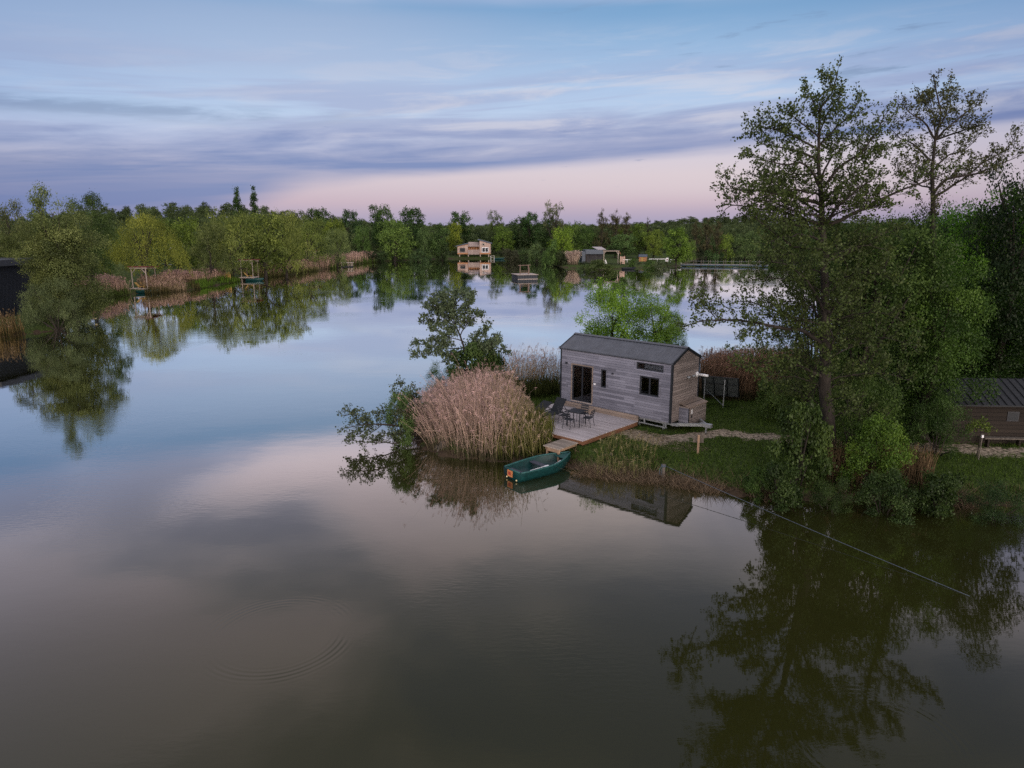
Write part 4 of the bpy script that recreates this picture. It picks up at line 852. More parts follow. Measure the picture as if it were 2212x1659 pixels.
reed_bed('broken_reeds', 'bent and broken straw stems sticking out of the pink reed clump', br_, 2.4, .022, lambda b: np.stack([np.cos(ang_) * .55 - .25, np.sin(ang_) * .55 - .1], 1), ((.10, .085, .05), (.36, .29, .20), (.40, .30, .24)), 73, .9, 4, mh)
fr_ = in_poly([P(u, v, .1) for u, v in ((1010, 985), (1080, 993), (1150, 994), (1188, 986), (1198, 960), (1170, 935), (1120, 945), (1040, 965))], 2600, 8)
reed_bed('reeds', 'fresh green reed shoots at the front of the pink reed clump beside the jetty', fr_, 1.25, .026, (-.05, -.05), ((.03, .034, .014), (.11, .12, .034), (.20, .19, .08)), 9, 0, 3)
bk = in_poly([P(u, v, .15) for u, v in ((1092, 868), (1150, 866), (1208, 856), (1215, 835), (1150, 840), (1090, 842))], 900, 10)
reed_bed('reeds', 'thin dry reeds with feathery tops between the pink clump and the tiny house', bk, 3.2, .018, (.05, 0), STRAW, 11, 1.1, 4)
bk2 = in_poly([P(u, v, .15) for u, v in ((1092, 880), (1150, 880), (1212, 872), (1212, 845), (1150, 850), (1090, 852))], 1400, 12)
reed_bed('reeds', 'dark green reed undergrowth left of the tiny house', bk2, 1.3, .03, (0, 0), ((.022, .03, .01), (.045, .055, .018), (.1, .08, .04)), 13, 0, 3)
rb1 = in_poly([P(u, v, .3) for u, v in ((1500, 868), (1560, 880), (1700, 880), (1745, 860), (1700, 830), (1600, 834), (1520, 836))], 5200, 14)
reed_bed('reeds', 'dry brown reeds behind the solar panel right of the tiny house', rb1, 2.7, .028, (.03, 0), ((.032, .036, .016), (.19, .125, .08), (.30, .18, .13)), 15, 1.0, 4)
rb2 = in_poly([P(u, v, .3) for u, v in ((1530, 830), (1620, 832), (1720, 835), (1740, 800), (1640, 800), (1560, 815))], 900, 16)
reed_bed('reeds', 'sparse feathery reeds standing in the water behind the right side of the tiny house', rb2, 2.7, .02, (.06, 0), STRAW, 17, 1.2, 4)
ud = in_poly([P(u, v, .2) for u, v in ((1780, 1060), (1900, 1066), (2010, 1070), (2010, 1040), (1900, 1035), (1780, 1035))], 1100, 18)
reed_bed('reeds', 'dark dry stems standing under the brambles right of the alder foot', ud, 1.5, .028, (0, 0), DULL, 19, 0, 3)
tf = in_poly([P(u, v, .3) for u, v in ((1285, 1020), (1340, 1024), (1410, 1026), (1420, 985), (1330, 975), (1290, 985))], 230, 20)
reed_bed('reeds', 'pale green reed shoots on the grassy bank in front of the deck', tf, 1.0, .018, (.02, -.02), ((.06, .055, .03), (.15, .15, .06), (.24, .2, .12)), 21, .5, 3)
# left bank beds
def strip(pts, depth, n, seed, inset=0.0):
    r = np.random.default_rng(seed); q = np.array([tuple(P(u, v, .05))[:2] for u, v in pts]); sl = np.linalg.norm(np.diff(q, axis=0), axis=1); t = r.random(n) * sl.sum(); cs = np.r_[0, np.cumsum(sl)]
    i = np.clip(np.searchsorted(cs, t) - 1, 0, len(sl) - 1); f_ = ((t - cs[i]) / sl[i])[:, None]; p = q[i] * (1 - f_) + q[i + 1] * f_; tg = unit(q[i + 1] - q[i]); nm = np.stack([-tg[:, 1], tg[:, 0]], 1)
    kp_ = ripn(p[:, 0], p[:, 1], .38, seed) + r.normal(size=n) * .35 > -.42; p, nm, n = p[kp_], nm[kp_], int(kp_.sum())
    return p + nm * (inset + depth * r.random(n) ** .9)[:, None]
for nm, lb, pts, dep, n, H, w_, cl, sd, pl in (
    ('reeds', 'pinkish dry reed bed left of the first shelter', [(196, 650), (250, 639), (282, 635)], 5, 2600, 2.7, .055, PINK, 60, 2.2), ('reeds', 'green reed fringe at the water left of the first shelter', [(200, 654), (250, 641), (285, 636)], 2.0, 900, 1.5, .07, GREENR, 61, 0),
    ('reeds', 'dry reeds between the first shelter and the wide bed', [(334, 633), (360, 631), (405, 628)], 5, 1500, 2.0, .06, STRAW, 62, 2.0), ('reeds', 'dark green reeds standing in the water right of the first shelter', [(332, 635), (360, 632), (436, 624)], 2.0, 900, 1.5, .07, ((.03, .03, .013), (.085, .075, .032), (.18, .14, .07)), 63, 0),
    ('reeds', 'wide pink reed bed between the first and the second shelter', [(345, 618), (430, 618), (508, 607)], 6, 4200, 2.15, .06, PINK, 64, 2.4), ('reeds', 'bright green water plants left of the second shelter', [(440, 623), (480, 614), (520, 608)], 2.2, 900, 1.1, .08, ((.03, .05, .01), (.085, .15, .022), (.1, .15, .03)), 65, 0),
    ('reeds', 'dry reed bed between the second and the third shelter', [(560, 601), (600, 597), (690, 584)], 6, 3600, 2.2, .07, STRAW, 66, 2.4), ('reeds', 'green reed fringe between the second and the third shelter', [(556, 604), (600, 598), (690, 585)], 2.2, 1100, 1.5, .08, ((.03, .034, .014), (.075, .08, .028), (.15, .13, .06)), 67, 0),
    ('reeds', 'pink reeds at the far left corner of the lake', [(700, 583), (745, 575), (790, 568), (818, 565)], 6, 3000, 2.8, .08, PINK, 68, 2.6), ('reeds', 'green fringe below the pink reeds in the far corner', [(715, 581), (760, 573), (815, 566)], 3, 900, 1.8, .12, GREENR, 69, 0),
    ('reeds', 'yellowish reeds at the foot of the dark cabin', [(-30, 733), (20, 728), (58, 723)], 1.6, 260, 2.2, .045, ((.035, .03, .012), (.14, .10, .045), (.18, .13, .08)), 70, 1.4)):
    reed_bed(nm, lb, strip(pts, dep, n, sd), H, w_, (.0, 0), cl, sd + 100, pl, 3)
rp = P(1238, 577, 0); rr_ = np.random.default_rng(33); a_ = rr_.uniform(0, 6.283, 2200); q_ = np.sqrt(rr_.random(2200)) * 1.35
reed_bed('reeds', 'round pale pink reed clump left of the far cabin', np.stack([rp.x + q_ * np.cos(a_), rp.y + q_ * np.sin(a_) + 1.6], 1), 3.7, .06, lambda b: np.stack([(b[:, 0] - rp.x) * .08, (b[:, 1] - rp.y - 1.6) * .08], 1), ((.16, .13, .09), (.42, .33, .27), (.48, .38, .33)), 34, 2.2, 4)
# ------------------------------------------------------------------ grass and bank litter
def blades(name, label, pts, H, w, c1, c2, seed, lean=.45, cat='grass'):
    r = np.random.default_rng(seed); N = len(pts); z = ground_z(pts[:, 0], pts[:, 1]); a = r.uniform(0, math.pi, N); wv = np.stack([np.cos(a), np.sin(a), np.zeros(N)], 1) * w * .5 * r.uniform(.7, 1.4, N)[:, None]
    b = np.stack([pts[:, 0], pts[:, 1], z - .01], 1); h = H * r.uniform(.4, 1.15, N); t = b + np.stack([r.normal(size=N) * lean * h, r.normal(size=N) * lean * h, h], 1)
    V = np.stack([b - wv, b + wv, t], 1); f = r.random((N, 1)); c = np.array(c1) * (1 - f) + np.array(c2) * f
    m_ = quad_mesh(name, V, None, c * r.uniform(.7, 1.3, (N, 1))); m_.materials.append(BLADE); return setp(link(name, m_), label, cat, kind='stuff')
pen = [P(u, v, .3) for u, v in FRONT[::-1][3:]] + [Vector((24, 27, 0)), Vector((25, 44, 0)), Vector((14, 43.5, 0)), Vector((1, 42, 0)), Vector((-2, 38, 0))]
gp = in_poly(pen, 110000, 40); d_ = shore_d(gp[:, 0], gp[:, 1])
dd_ = np.minimum(seg_d(gp[:, 0], gp[:, 1], bare) / .9, seg_d(gp[:, 0], gp[:, 1], bare2) / 1.2) + .3 * ripn(gp[:, 0], gp[:, 1], 3.1, .4)
loc = np.stack([(gp[:, 0] - HO.x) * EX.x + (gp[:, 1] - HO.y) * EX.y, (gp[:, 0] - HO.x) * EY.x + (gp[:, 1] - HO.y) * EY.y], 1)
deck_in = (loc[:, 0] > -.4) & (loc[:, 0] < 5.15) & (loc[:, 1] > -4.7) & (loc[:, 1] < 2.7); house_in = (loc[:, 0] > -.1) & (loc[:, 0] < 6.9) & (loc[:, 1] > -.1) & (loc[:, 1] < 2.7)
kp = (d_ > .25) & (dd_ > .62) & ~deck_in & ~house_in
blades('grass', 'short green grass of the peninsula lawn', gp[kp], .19, .022, (.028, .052, .010), (.100, .165, .030), 41)
ba = in_poly(pen, 60000, 42); db = shore_d(ba[:, 0], ba[:, 1]) + .2 * ripn(ba[:, 0], ba[:, 1], 2.3, 9); lo2 = np.stack([(ba[:, 0] - HO.x) * EX.x + (ba[:, 1] - HO.y) * EX.y, (ba[:, 0] - HO.x) * EY.x + (ba[:, 1] - HO.y) * EY.y], 1)
kb = (db > .02) & (db < .95) & ~((lo2[:, 0] > -.4) & (lo2[:, 0] < 5.1) & (lo2[:, 1] > -4.7)); ba = ba[kb]
blades('bank_grass', 'dead brown sedge and straw hanging over the muddy water edge', ba[::2], .34, .026, (.055, .040, .026), (.20, .145, .095), 43, .75)
sc = ba[1::2]; blades('bank_grass', 'green weeds growing along the top of the muddy water edge', sc + np.array([0, .35]), .28, .03, (.025, .045, .012), (.06, .095, .026), 44, .5)
tu = []
rt_ = np.random.default_rng(90)
for u, v, q in ((1300, 1022, .5), (1335, 1026, .6), (1378, 1028, .6), (1410, 1034, .5), (1462, 1040, .6), (1490, 1046, .5), (1530, 1052, .6), (1655, 1066, .5), (1268, 1018, .4), (1940, 1078, .5), (2080, 1082, .5)):
    p = P(u, v, .15); tu.append(np.array([p.x, p.y]) + rt_.normal(size=(420, 2)) * q * .45)
blades('sedge_tussocks', 'shaggy dead sedge tussocks drooping along the near water edge', np.concatenate(tu), .52, .022, (.085, .062, .042), (.26, .20, .14), 91, .85)
st = in_poly([tuple(Hs(5.0, -2.2).xy), tuple(Hs(8.8, -2.3).xy), tuple(Hs(9.6, -1.0).xy), tuple(Hs(5.1, -.5).xy)], 2600, 45)
blades('straw_litter', 'loose pale straw strewn on the bare patch in front of the trailer', st, .07, .03, (.16, .13, .09), (.36, .30, .21), 46, 2.0, 'straw')
# ------------------------------------------------------------------ built things: materials
GREYW = boards('weathered_front_boards', (.108, .112, .145), (.262, .268, .335), 'Z', .125, 2.1)
BROWNW = boards('weathered_gable_boards', (.155, .135, .13), (.30, .262, .252), 'Z', .125, 1.7)
DECKW = boards('deck_boards', (.30, .27, .275), (.50, .46, .475), 'Y', .14, 3.4, gap=.07)
SKIRTW = boards('skirting_boards', (.17, .135, .112), (.33, .265, .225), 'Z', .15, 2.2)
JETW = boards('jetty_boards', (.18, .155, .13), (.42, .36, .31), 'Y', .14, 3.0, gap=.1)
BLACKM = solid('black_trim', (.016, .020, .026), .5, nscale=6, namt=.2)
ROOFM = solid('dark_roof_sheet', (.078, .088, .108), .42, .25, nscale=2.5, namt=.22, spec=.5)
ANTH = solid('anthracite_paint', (.022, .026, .034), .45, nscale=30, namt=.15)
MESHF = solid('dark_mesh_fabric', (.014, .017, .022), .85, nscale=60, namt=.35)
GALV = solid('galvanised_steel', (.36, .39, .42), .45, .6, nscale=12, namt=.25)
JOIST = solid('orange_brown_joist', (.175, .085, .048), .8, nscale=7, namt=.4, stretch=(.3, .3, 3))
POSTW = solid('raw_pine', (.30, .205, .14), .8, nscale=9, namt=.3, stretch=(1, 1, .3))
WHITE = solid('white_plastic', (.78, .80, .84), .4, nscale=20, namt=.06)
PALEW = solid('pale_timber', (.40, .34, .30), .8, nscale=9, namt=.25)
DARKIN = solid('dim_interior', (.030, .026, .024), .9, nscale=4, namt=.3)
HULLM = solid('green_hull', (.004, .040, .041), .42, nscale=5, namt=.35, spec=.5)
HULLT = solid('faded_green_rim', (.022, .088, .088), .5, nscale=14, namt=.4)
SEATM = solid('slate_seat', (.055, .062, .085), .6, nscale=12, namt=.35)
ORANGE = solid('orange_plate', (.52, .20, .075), .5, nscale=8, namt=.2); REDM = solid('red_mark', (.36, .045, .03), .5, nscale=8, namt=.2)
CREAM = solid('cream_float', (.70, .62, .36), .5, nscale=8, namt=.1)
ROPEM = solid('blue_white_rope', (.075, .095, .125), .9, nscale=45, namt=.75)
LARCH = boards('pink_larch_boards', (.33, .235, .20), (.54, .42, .37), 'X', .16, 3.0, gap=.05)
LARCHG = boards('greyed_larch_boards', (.22, .17, .155), (.40, .32, .29), 'X', .16, 3.0, gap=.07)
ORNG = solid('fresh_orange_timber', (.42, .205, .10), .7, nscale=6, namt=.25); YELT = solid('yellow_timber', (.46, .30, .10), .7, nscale=9, namt=.2)
SLATE = solid('slate_blue_roof', (.075, .095, .125), .55, nscale=5, namt=.25)
NAVY = boards('blue_black_cladding', (.004, .007, .013), (.010, .016, .026), 'X', .2, 4, gap=.06)
DARKW = boards('dark_cabin_boards', (.022, .022, .027), (.055, .055, .062), 'X', .16, 3)
LOGW = boards('dark_log_wall', (.011, .008, .007), (.030, .023, .018), 'Z', .19, 4, gap=.12)  # black-brown logs, colour pushed darker to stand in for tree shade
REDR = solid('dull_red_edge', (.15, .035, .032), .7, nscale=8, namt=.25)
ASPH = solid('pale_track', (.30, .29, .28), .95, nscale=3, namt=.2)
def glassmat():
    m = mat('window_glass'); k = NodeKit(m); k.t.nodes.remove(k.b); t = k.n('ShaderNodeBsdfTransparent'); t.inputs[0].default_value = (.62, .65, .68, 1); g = k.n('ShaderNodeBsdfGlossy'); g.inputs['Roughness'].default_value = .02
    f = k.n('ShaderNodeFresnel'); f.inputs[0].default_value = 1.5; x = k.n('ShaderNodeMixShader'); k.l(f.outputs[0], x.inputs[0]); k.l(t.outputs[0], x.inputs[1]); k.l(g.outputs[0], x.inputs[2]); k.l(x.outputs[0], k.out.inputs[0]); return m
GLASS = glassmat()
def one(name, m, parent, fn, smooth=False, bevel=0):
    b = MB(); fn(b); return b.build(name, m, parent, smooth, bevel)
def bx(name, m, parent, *a, bevel=0): return one(name, m, parent, lambda b: b.box(*a), bevel=bevel)
# ------------------------------------------------------------------ tiny house
HL, HW, WB, WH, RI = 6.783, 2.6, .55, 2.93, .574            # length, depth, wall bottom, wall height, ridge rise (origin .55 m above the lake)
house = thing('tiny_house', 'grey timber tiny house on a trailer with dark ribbed roof, behind the wooden deck', 'tiny house', (HO.x, HO.y, .55), EA)
def wall_holes(b, L, z0, z1, y0, y1, holes):
    xs = sorted({0.0, L, *[h[0] for h in holes], *[h[2] for h in holes]}); zs = sorted({z0, z1, *[h[1] for h in holes], *[h[3] for h in holes]})
    for i in range(len(xs) - 1):
        run = None
        for j in range(len(zs) - 1):
            cx, cz = (xs[i] + xs[i + 1]) / 2, (zs[j] + zs[j + 1]) / 2
            if any(h[0] < cx < h[2] and h[1] < cz < h[3] for h in holes):
                if run is not None: b.box(xs[i], y0, run, xs[i + 1], y1, zs[j]); run = None
            elif run is None: run = zs[j]
        if run is not None: b.box(xs[i], y0, run, xs[i + 1], y1, z1)
D_, NW_, TW_, SW_ = (.80, WB + .17, 2.10, WB + 2.09), (2.66, WB + 1.14, 3.00, WB + 2.09), (4.78, WB + 2.40, 6.30, WB + 2.75), (4.99, WB + 1.15, 6.10, WB + 2.10)
b = MB(); wall_holes(b, HL, WB, WB + WH, 0, .11, [D_, NW_, TW_, SW_]); b.build('wall', GREYW, house)
bx('back_wall', GREYW, house, 0, HW - .11, WB, HL, HW, WB + WH)
for nm, x0, x1 in (('gable_wall', HL - .11, HL + .004), ('gable_wall', -.004, .11)):
    b = MB(); pr = [(0.112, WB), (HW - .112, WB), (HW - .112, WB + WH), (HW / 2, WB + WH + RI - .04), (0.112, WB + WH)]; n = 5
    b.add([(x0, y, z) for y, z in pr] + [(x1, y, z) for y, z in pr], [tuple(range(n))[::-1], tuple(range(n, 2 * n))] + [(i, (i + 1) % n, n + (i + 1) % n, n + i) for i in range(n)]); b.build(nm, BROWNW, house)
bx('floor', DARKIN, house, .11, .11, WB, HL - .11, HW - .11, WB + .14)
bx('partition', DARKIN, house, 3.3, .115, WB + .15, 3.36, HW - .115, WB + 2.9); bx('partition', DARKIN, house, .115, HW - .2, WB + .15, HL - .115, HW - .115, WB + 2.9)
def ribbed(b):
    for s in (0, 1):
        ye, yr = (-.07, HW / 2) if s == 0 else (HW + .07, HW / 2); ze, zr = WB + WH + .02 - .03, WB + WH + RI + .03
        xs = []; x = -.05
        while x < HL + .05: xs += [(x, 0), (x + .12, 0), (x + .145, .013), (x + .175, .013)]; x += .2
        xs = [p for p in xs if p[0] <= HL + .05] + [(HL + .05, 0)]
        vs = [(px, ye, ze + pz) for px, pz in xs] + [(px, yr, zr + pz) for px, pz in xs] + [(px, ye, ze - .05) for px, pz in xs] + [(px, yr, zr - .05) for px, pz in xs]; n = len(xs)
        fs = [(i, i + 1, n + i + 1, n + i) for i in range(n - 1)] + [(2 * n + i, 3 * n + i, 3 * n + i + 1, 2 * n + i + 1) for i in range(n - 1)] + [(i, 2 * n + i, 2 * n + i + 1, i + 1) for i in range(n - 1)]
        b.add(vs, fs)
roof = one('roof', ROOFM, house, ribbed)
one('ridge_cap', ROOFM, roof, lambda b: (b.bar((-.06, HW / 2 - .07, WB + WH + RI + .035), (HL + .06, HW / 2 - .07, WB + WH + RI + .035), .16, .012, (0, -.4, 1)), b.bar((-.06, HW / 2 + .07, WB + WH + RI + .035), (HL + .06, HW / 2 + .07, WB + WH + RI + .035), .16, .012, (0, .4, 1))))
def trims(b):
    for x in (-.012, HL + .012 - .09): b.box(x, -.014, WB - .02, x + .09, .08, WB + WH - .045); b.box(x, HW - .08, WB - .02, x + .09, HW + .014, WB + WH - .045)
    b.box(-.03, -.05, WB + WH - .09, HL + .03, -.016, WB + WH + .0)
    for x in (-.03, HL + .035): b.bar((x, -.06, WB + WH - .055), (x, HW / 2, WB + WH + RI - .02), .05, .13); b.bar((x, HW + .06, WB + WH - .055), (x, HW / 2, WB + WH + RI - .02), .05, .13)
one('corner_trim', BLACKM, house, trims)
def opening(name, h, mull, parent, sill=False, dk=.06):
    x0, z0, x1, z1 = h
    f = one(name, ANTH, parent, lambda b: (b.box(x0, .02, z0, x0 + dk, .09, z1), b.box(x1 - dk, .02, z0, x1, .09, z1), b.box(x0 + dk, .022, z1 - dk, x1 - dk, .088, z1), b.box(x0 + dk, .022, z0, x1 - dk, .088, z0 + dk), [b.box(m - .035, .024, z0 + dk, m + .035, .086, z1 - dk) for m in mull]))
    bx('pane', GLASS, f, x0 + dk, .05, z0 + dk, x1 - dk, .058, z1 - dk)
    c = .065
    one('casing', SKIRTW if name == 'sliding_door' else GREYW, f, lambda b: (b.box(x0 - c, -.022, z0 - (0 if name == 'sliding_door' else c), x0 - .003, .0 - .002, z1 + c), b.box(x1 + .003, -.022, z0 - (0 if name == 'sliding_door' else c), x1 + c, -.002, z1 + c), b.box(x0 - .003, -.021, z1 + .003, x1 + .003, -.003, z1 + c)) + (() if name == 'sliding_door' else (b.box(x0 - .003, -.03, z0 - c, x1 + .003, -.003, z0 - .003),)))
    return f
dr = opening('sliding_door', D_, [(D_[0] + D_[2]) / 2], house); bx('threshold', PALEW, dr, D_[0] - .03, -.05, D_[1] - .045, D_[2] + .03, -.004, D_[1] - .004); bx('handle', ANTH, dr, 1.00 - .15, -.012, WB + .95, 1.02 - .15, .02, WB + 1.3)
opening('window', NW_, [], house); tw_ = opening('window', TW_, [], house); bx('blind', solid('pale_blind', (.42, .43, .46), .8, nscale=3, namt=.15), tw_, TW_[0] + .4, .095, TW_[1] + .04, TW_[2] - .07, .10, TW_[3] - .04); opening('window', SW_, [(SW_[0] + SW_[2]) / 2], house, dk=.075)
bx('wall_lamp', ANTH, house, .38, -.09, WB + 2.08, .47, -.002, WB + 2.18); bx('wall_lamp', ANTH, house, 3.36, -.08, WB + 1.92, 3.43, -.002, WB + 2.0); bx('socket_box', WHITE, house, 2.25, -.06, WB + 1.21, 2.35, -.002, WB + 1.30)
for y in (1.42, 1.88): one('vent_cap', GALV, house, lambda b: (b.tube([(HL + .004, y, WB + 2.05), (HL + .10, y, WB + 2.05)], .045, 10), b.tube([(HL + .10, y, WB + 2.05), (HL + .15, y, WB + 2.02)], [.075, .06], 10)), True)
one('flue_pipe', WHITE, house, lambda b: (b.tube([(HL + .004, 2.36, WB + 2.05), (HL + .06, 2.36, WB + 2.05), (HL + .10, 2.36, WB + 2.05)], [.15, .12, .07], 12), b.tube([(HL + .10, 2.36, WB + 2.05), (HL + .62, 2.36, WB + 2.05)], .062, 12)), True)
cab = bx('utility_cabinet', BROWNW, house, HL + .008, .78, WB - .22, HL + .55, 2.48, WB + .72)
one('cabinet_lid', SKIRTW, cab, lambda b: b.add([(HL + .008, .74, WB + .88), (HL + .008, 2.53, WB + .88), (HL + .60, 2.53, WB + .74), (HL + .60, .74, WB + .74), (HL + .008, .74, WB + .84), (HL + .008, 2.53, WB + .84), (HL + .60, 2.53, WB + .70), (HL + .60, .74, WB + .70)], [(0, 3, 2, 1), (4, 5, 6, 7), (0, 1, 5, 4), (1, 2, 6, 5), (2, 3, 7, 6), (3, 0, 4, 7)]))
one('cabinet_door', GREYW, cab, lambda b: (b.box(HL + .02, .764, WB - .2, HL + .54, .777, WB + .66)))
bx('corner_strip', BLACKM, cab, HL + .535, .755, WB - .22, HL + .562, .80, WB + .70); bx('notice', WHITE, cab, HL + .552, .98, WB + .36, HL + .556, 1.12, WB + .58); bx('lock', BLACKM, cab, HL + .552, 1.0, WB + .18, HL + .575, 1.08, WB + .30)
one('trailer_frame', GALV, house, lambda b: (b.box(.1, .10, WB - .12, HL + .35, .17, WB - .02), b.box(.1, HW - .17, WB - .12, HL + .3, HW - .10, WB - .02), b.box(3.6, .02, WB - .30, HL - .2, .07, WB - .25), [b.box(x, .02, WB - .30, x + .06, .07, WB - .02) for x in (4.2, 5.3, 6.5)],
    b.bar((HL + .0, .17, WB - .09), (HL + 1.15, 1.25, WB - .12), .09, .14), b.bar((HL + .0, HW - .17, WB - .09), (HL + 1.15, 1.35, WB - .12), .09, .14), b.box(HL + .9, 1.2, WB - .22, HL + 1.5, 1.4, WB - .05), [b.box(x, 1.26, -.2, x + .06, 1.33, WB - .1) for x in (HL + 1.2,)], [b.box(x, y, -.05, x + .1, y + .1, WB - .12) for x in (1.2, 4.8, 6.2) for y in (.3, 2.1)]))
for x in (2.9, 3.65):
    for y in (.2, HW - .4): one('wheel', BLACKM, house, lambda b: b.tube([(x, y, .18), (x, y + .18, .18)], .31, 18), True)
# things seen through the glass door
it = thing('table', 'small pale-legged table standing inside, behind the glass sliding door', 'table', Hs(1.75, 1.15, .55 + WB + .14), EA)
one('table_top', PALEW, it, lambda b: b.tube([(0, 0, .70), (0, 0, .73)], .36, 20)); [one('leg', PALEW, it, lambda b: b.bar((x * .1, y * .1, .70), (x * .27, y * .27, 0), .035)) for x in (-1, 1) for y in (-1, 1)]
# ------------------------------------------------------------------ deck and jetty
DZ = .33                                    # deck top above the same origin (world .88)
deck = thing('deck', 'weathered pinkish-grey wooden deck in front of the tiny house', 'deck', (HO.x, HO.y, .55), EA)
bx('deck_boards', DECKW, deck, -.35, -4.56, DZ - .035, 5.02, -.06, DZ)
one('joist', JOIST, deck, lambda b: (b.box(4.97, -4.54, DZ - .23, 5.01, -.08, DZ - .037), b.box(-.34, -4.545, DZ - .2, 4.965, -4.505, DZ - .037), [b.box(x, -4.5, DZ - .18, x + .045, -.1, DZ - .037) for x in np.arange(-.3, 4.9, .6)]))
for x in (-.2, 1.5, 3.2, 4.85): [one('leg', JOIST, deck, lambda b: b.box(x, y, -.75, x + .10, y + .10, DZ - .19)) for y in (-4.4, -2.4, -.4)]
one('skirting', SKIRTW, deck, lambda b: b.box(.0, -.055, DZ + .003, 5.02, -.025, WB + .06))
jet = thing('jetty', 'short wooden landing stage leading from the deck down to the green rowing boat', 'jetty', (HO.x, HO.y, .55), EA)
bx('jetty_boards', JETW, jet, 3.86, -5.95, DZ - .17, 4.78, -4.57, DZ - .13)
one('beam', POSTW, jet, lambda b: (b.box(3.95, -5.9, DZ - .30, 4.0, -4.58, DZ - .172), b.box(4.65, -5.9, DZ - .30, 4.70, -4.58, DZ - .172), b.box(4.1, -5.98, DZ - .31, 4.8, -5.905, DZ - .175)))
for x in (3.98, 4.62): one('leg', POSTW, jet, lambda b: b.box(x, -5.89, -1.0, x + .09, -5.80, DZ - .175))
stp = thing('step', 'low wooden step box below the sliding door, behind the garden table', 'step', Hs(1.62, -.72, .88), EA); bx('step_top', SKIRTW, stp, 0, 0, .24, .92, .38, .28); one('step_side', SKIRTW, stp, lambda b: (b.box(.03, .02, .002, .07, .36, .238), b.box(.85, .02, .002, .89, .36, .238), b.box(.071, .03, .1, .849, .06, .235)))
# ------------------------------------------------------------------ garden furniture
def chair(name, label, x, y, rz):
    t = thing(name, label, 'chair', Hs(x, y, .88), EA + rz, 'garden chairs round the table')
    for sx_ in (-1, 1):
        one('leg', ANTH, t, lambda b: b.tube([(sx_ * .20, .21, .002), (sx_ * .19, .20, .43)], .014, 7)); one('leg', ANTH, t, lambda b: b.tube([(sx_ * .21, -.26, .002), (sx_ * .19, -.19, .43)], .014, 7))
    one('seat', ANTH, t, lambda b: [b.box(-.20, yy, .425, .20, yy + .065, .44) for yy in np.arange(-.2, .2, .08)] + [b.tube([(s * .19, -.20, .425), (s * .20, .21, .425)], .014, 6) for s in (-1, 1)])
    one('backrest', ANTH, t, lambda b: [b.tube([(-.19, -.19, .43), (-.20, -.24, .66), (-.19, -.285, .80), (-.14, -.30, .84), (.14, -.30, .84), (.19, -.285, .80), (.20, -.24, .66), (.19, -.19, .43)], .014, 7)] + [b.bar((-.19, yy, zz), (.19, yy, zz), .012, .07, (0, -.25, 1)) for yy, zz in ((-.215, .53), (-.24, .64), (-.268, .75))])
chair('garden_chair', 'dark metal garden chair nearest the lake, its slatted back to the viewer', 3.24, -3.32, R(8)); chair('garden_chair', 'dark metal garden chair on the right side of the garden table', 3.72, -2.47, R(100))
chair('garden_chair', 'dark metal garden chair between the sun lounger and the garden table', 2.60, -2.86, R(-78)); chair('garden_chair', 'dark metal garden chair behind the garden table, before the step', 3.02, -1.98, R(188))
gt = thing('garden_table', 'dark square metal garden table in the middle of the deck', 'table', Hs(3.21, -2.70, .88), EA + R(11)); bx('table_top', ANTH, gt, -.36, -.36, .715, .36, .36, .74, bevel=.008)
for x in (-1, 1):
    for y in (-1, 1): one('leg', ANTH, gt, lambda b: b.bar((x * .31, y * .31, .715), (x * .33, y * .33, .002), .035))
one('apron', ANTH, gt, lambda b: (b.box(-.32, -.33, .68, .32, -.31, .713), b.box(-.32, .31, .68, .32, .33, .713)))
def lounger(label, x, y, back):
    t = thing('sun_lounger', label, 'sun lounger', Hs(x, y, .88), EA, 'pair of dark sun loungers'); hx = .31; pv = 1.02; bl = .78; by, bz = pv + bl * math.cos(back), .37 + bl * math.sin(back)
    one('frame', ANTH, t, lambda b: [b.bar((s * hx, 0, .36), (s * hx, 1.78, .36), .03, .045) for s in (-1, 1)] + [b.bar((-hx, yy, .36), (hx, yy, .36), .03) for yy in (.02, 1.0, 1.76)])
    for s in (-1, 1):
        for yy in (.06, 1.62): one('leg', ANTH, t, lambda b: b.bar((s * hx, yy, .34), (s * hx, yy - .03, .002), .035))
    one('seat', MESHF, t, lambda b: b.bar((0, .01, .385), (0, pv, .385), .60, .012)); br = one('backrest', MESHF, t, lambda b: b.bar((0, pv, .385), (0, by, bz + .015), .62, .02)); one('support', ANTH, br, lambda b: [b.bar((s * .26, pv + bl * .6 * math.cos(back), .37 + bl * .6 * math.sin(back)), (s * .26, pv + .55, .37), .02) for s in (-1, 1)])
lounger('dark mesh sun lounger with raised back, nearer the garden table', 1.74, -3.52, R(52)); lounger('dark mesh sun lounger with low back, beside the reeds', .92, -3.85, R(24))
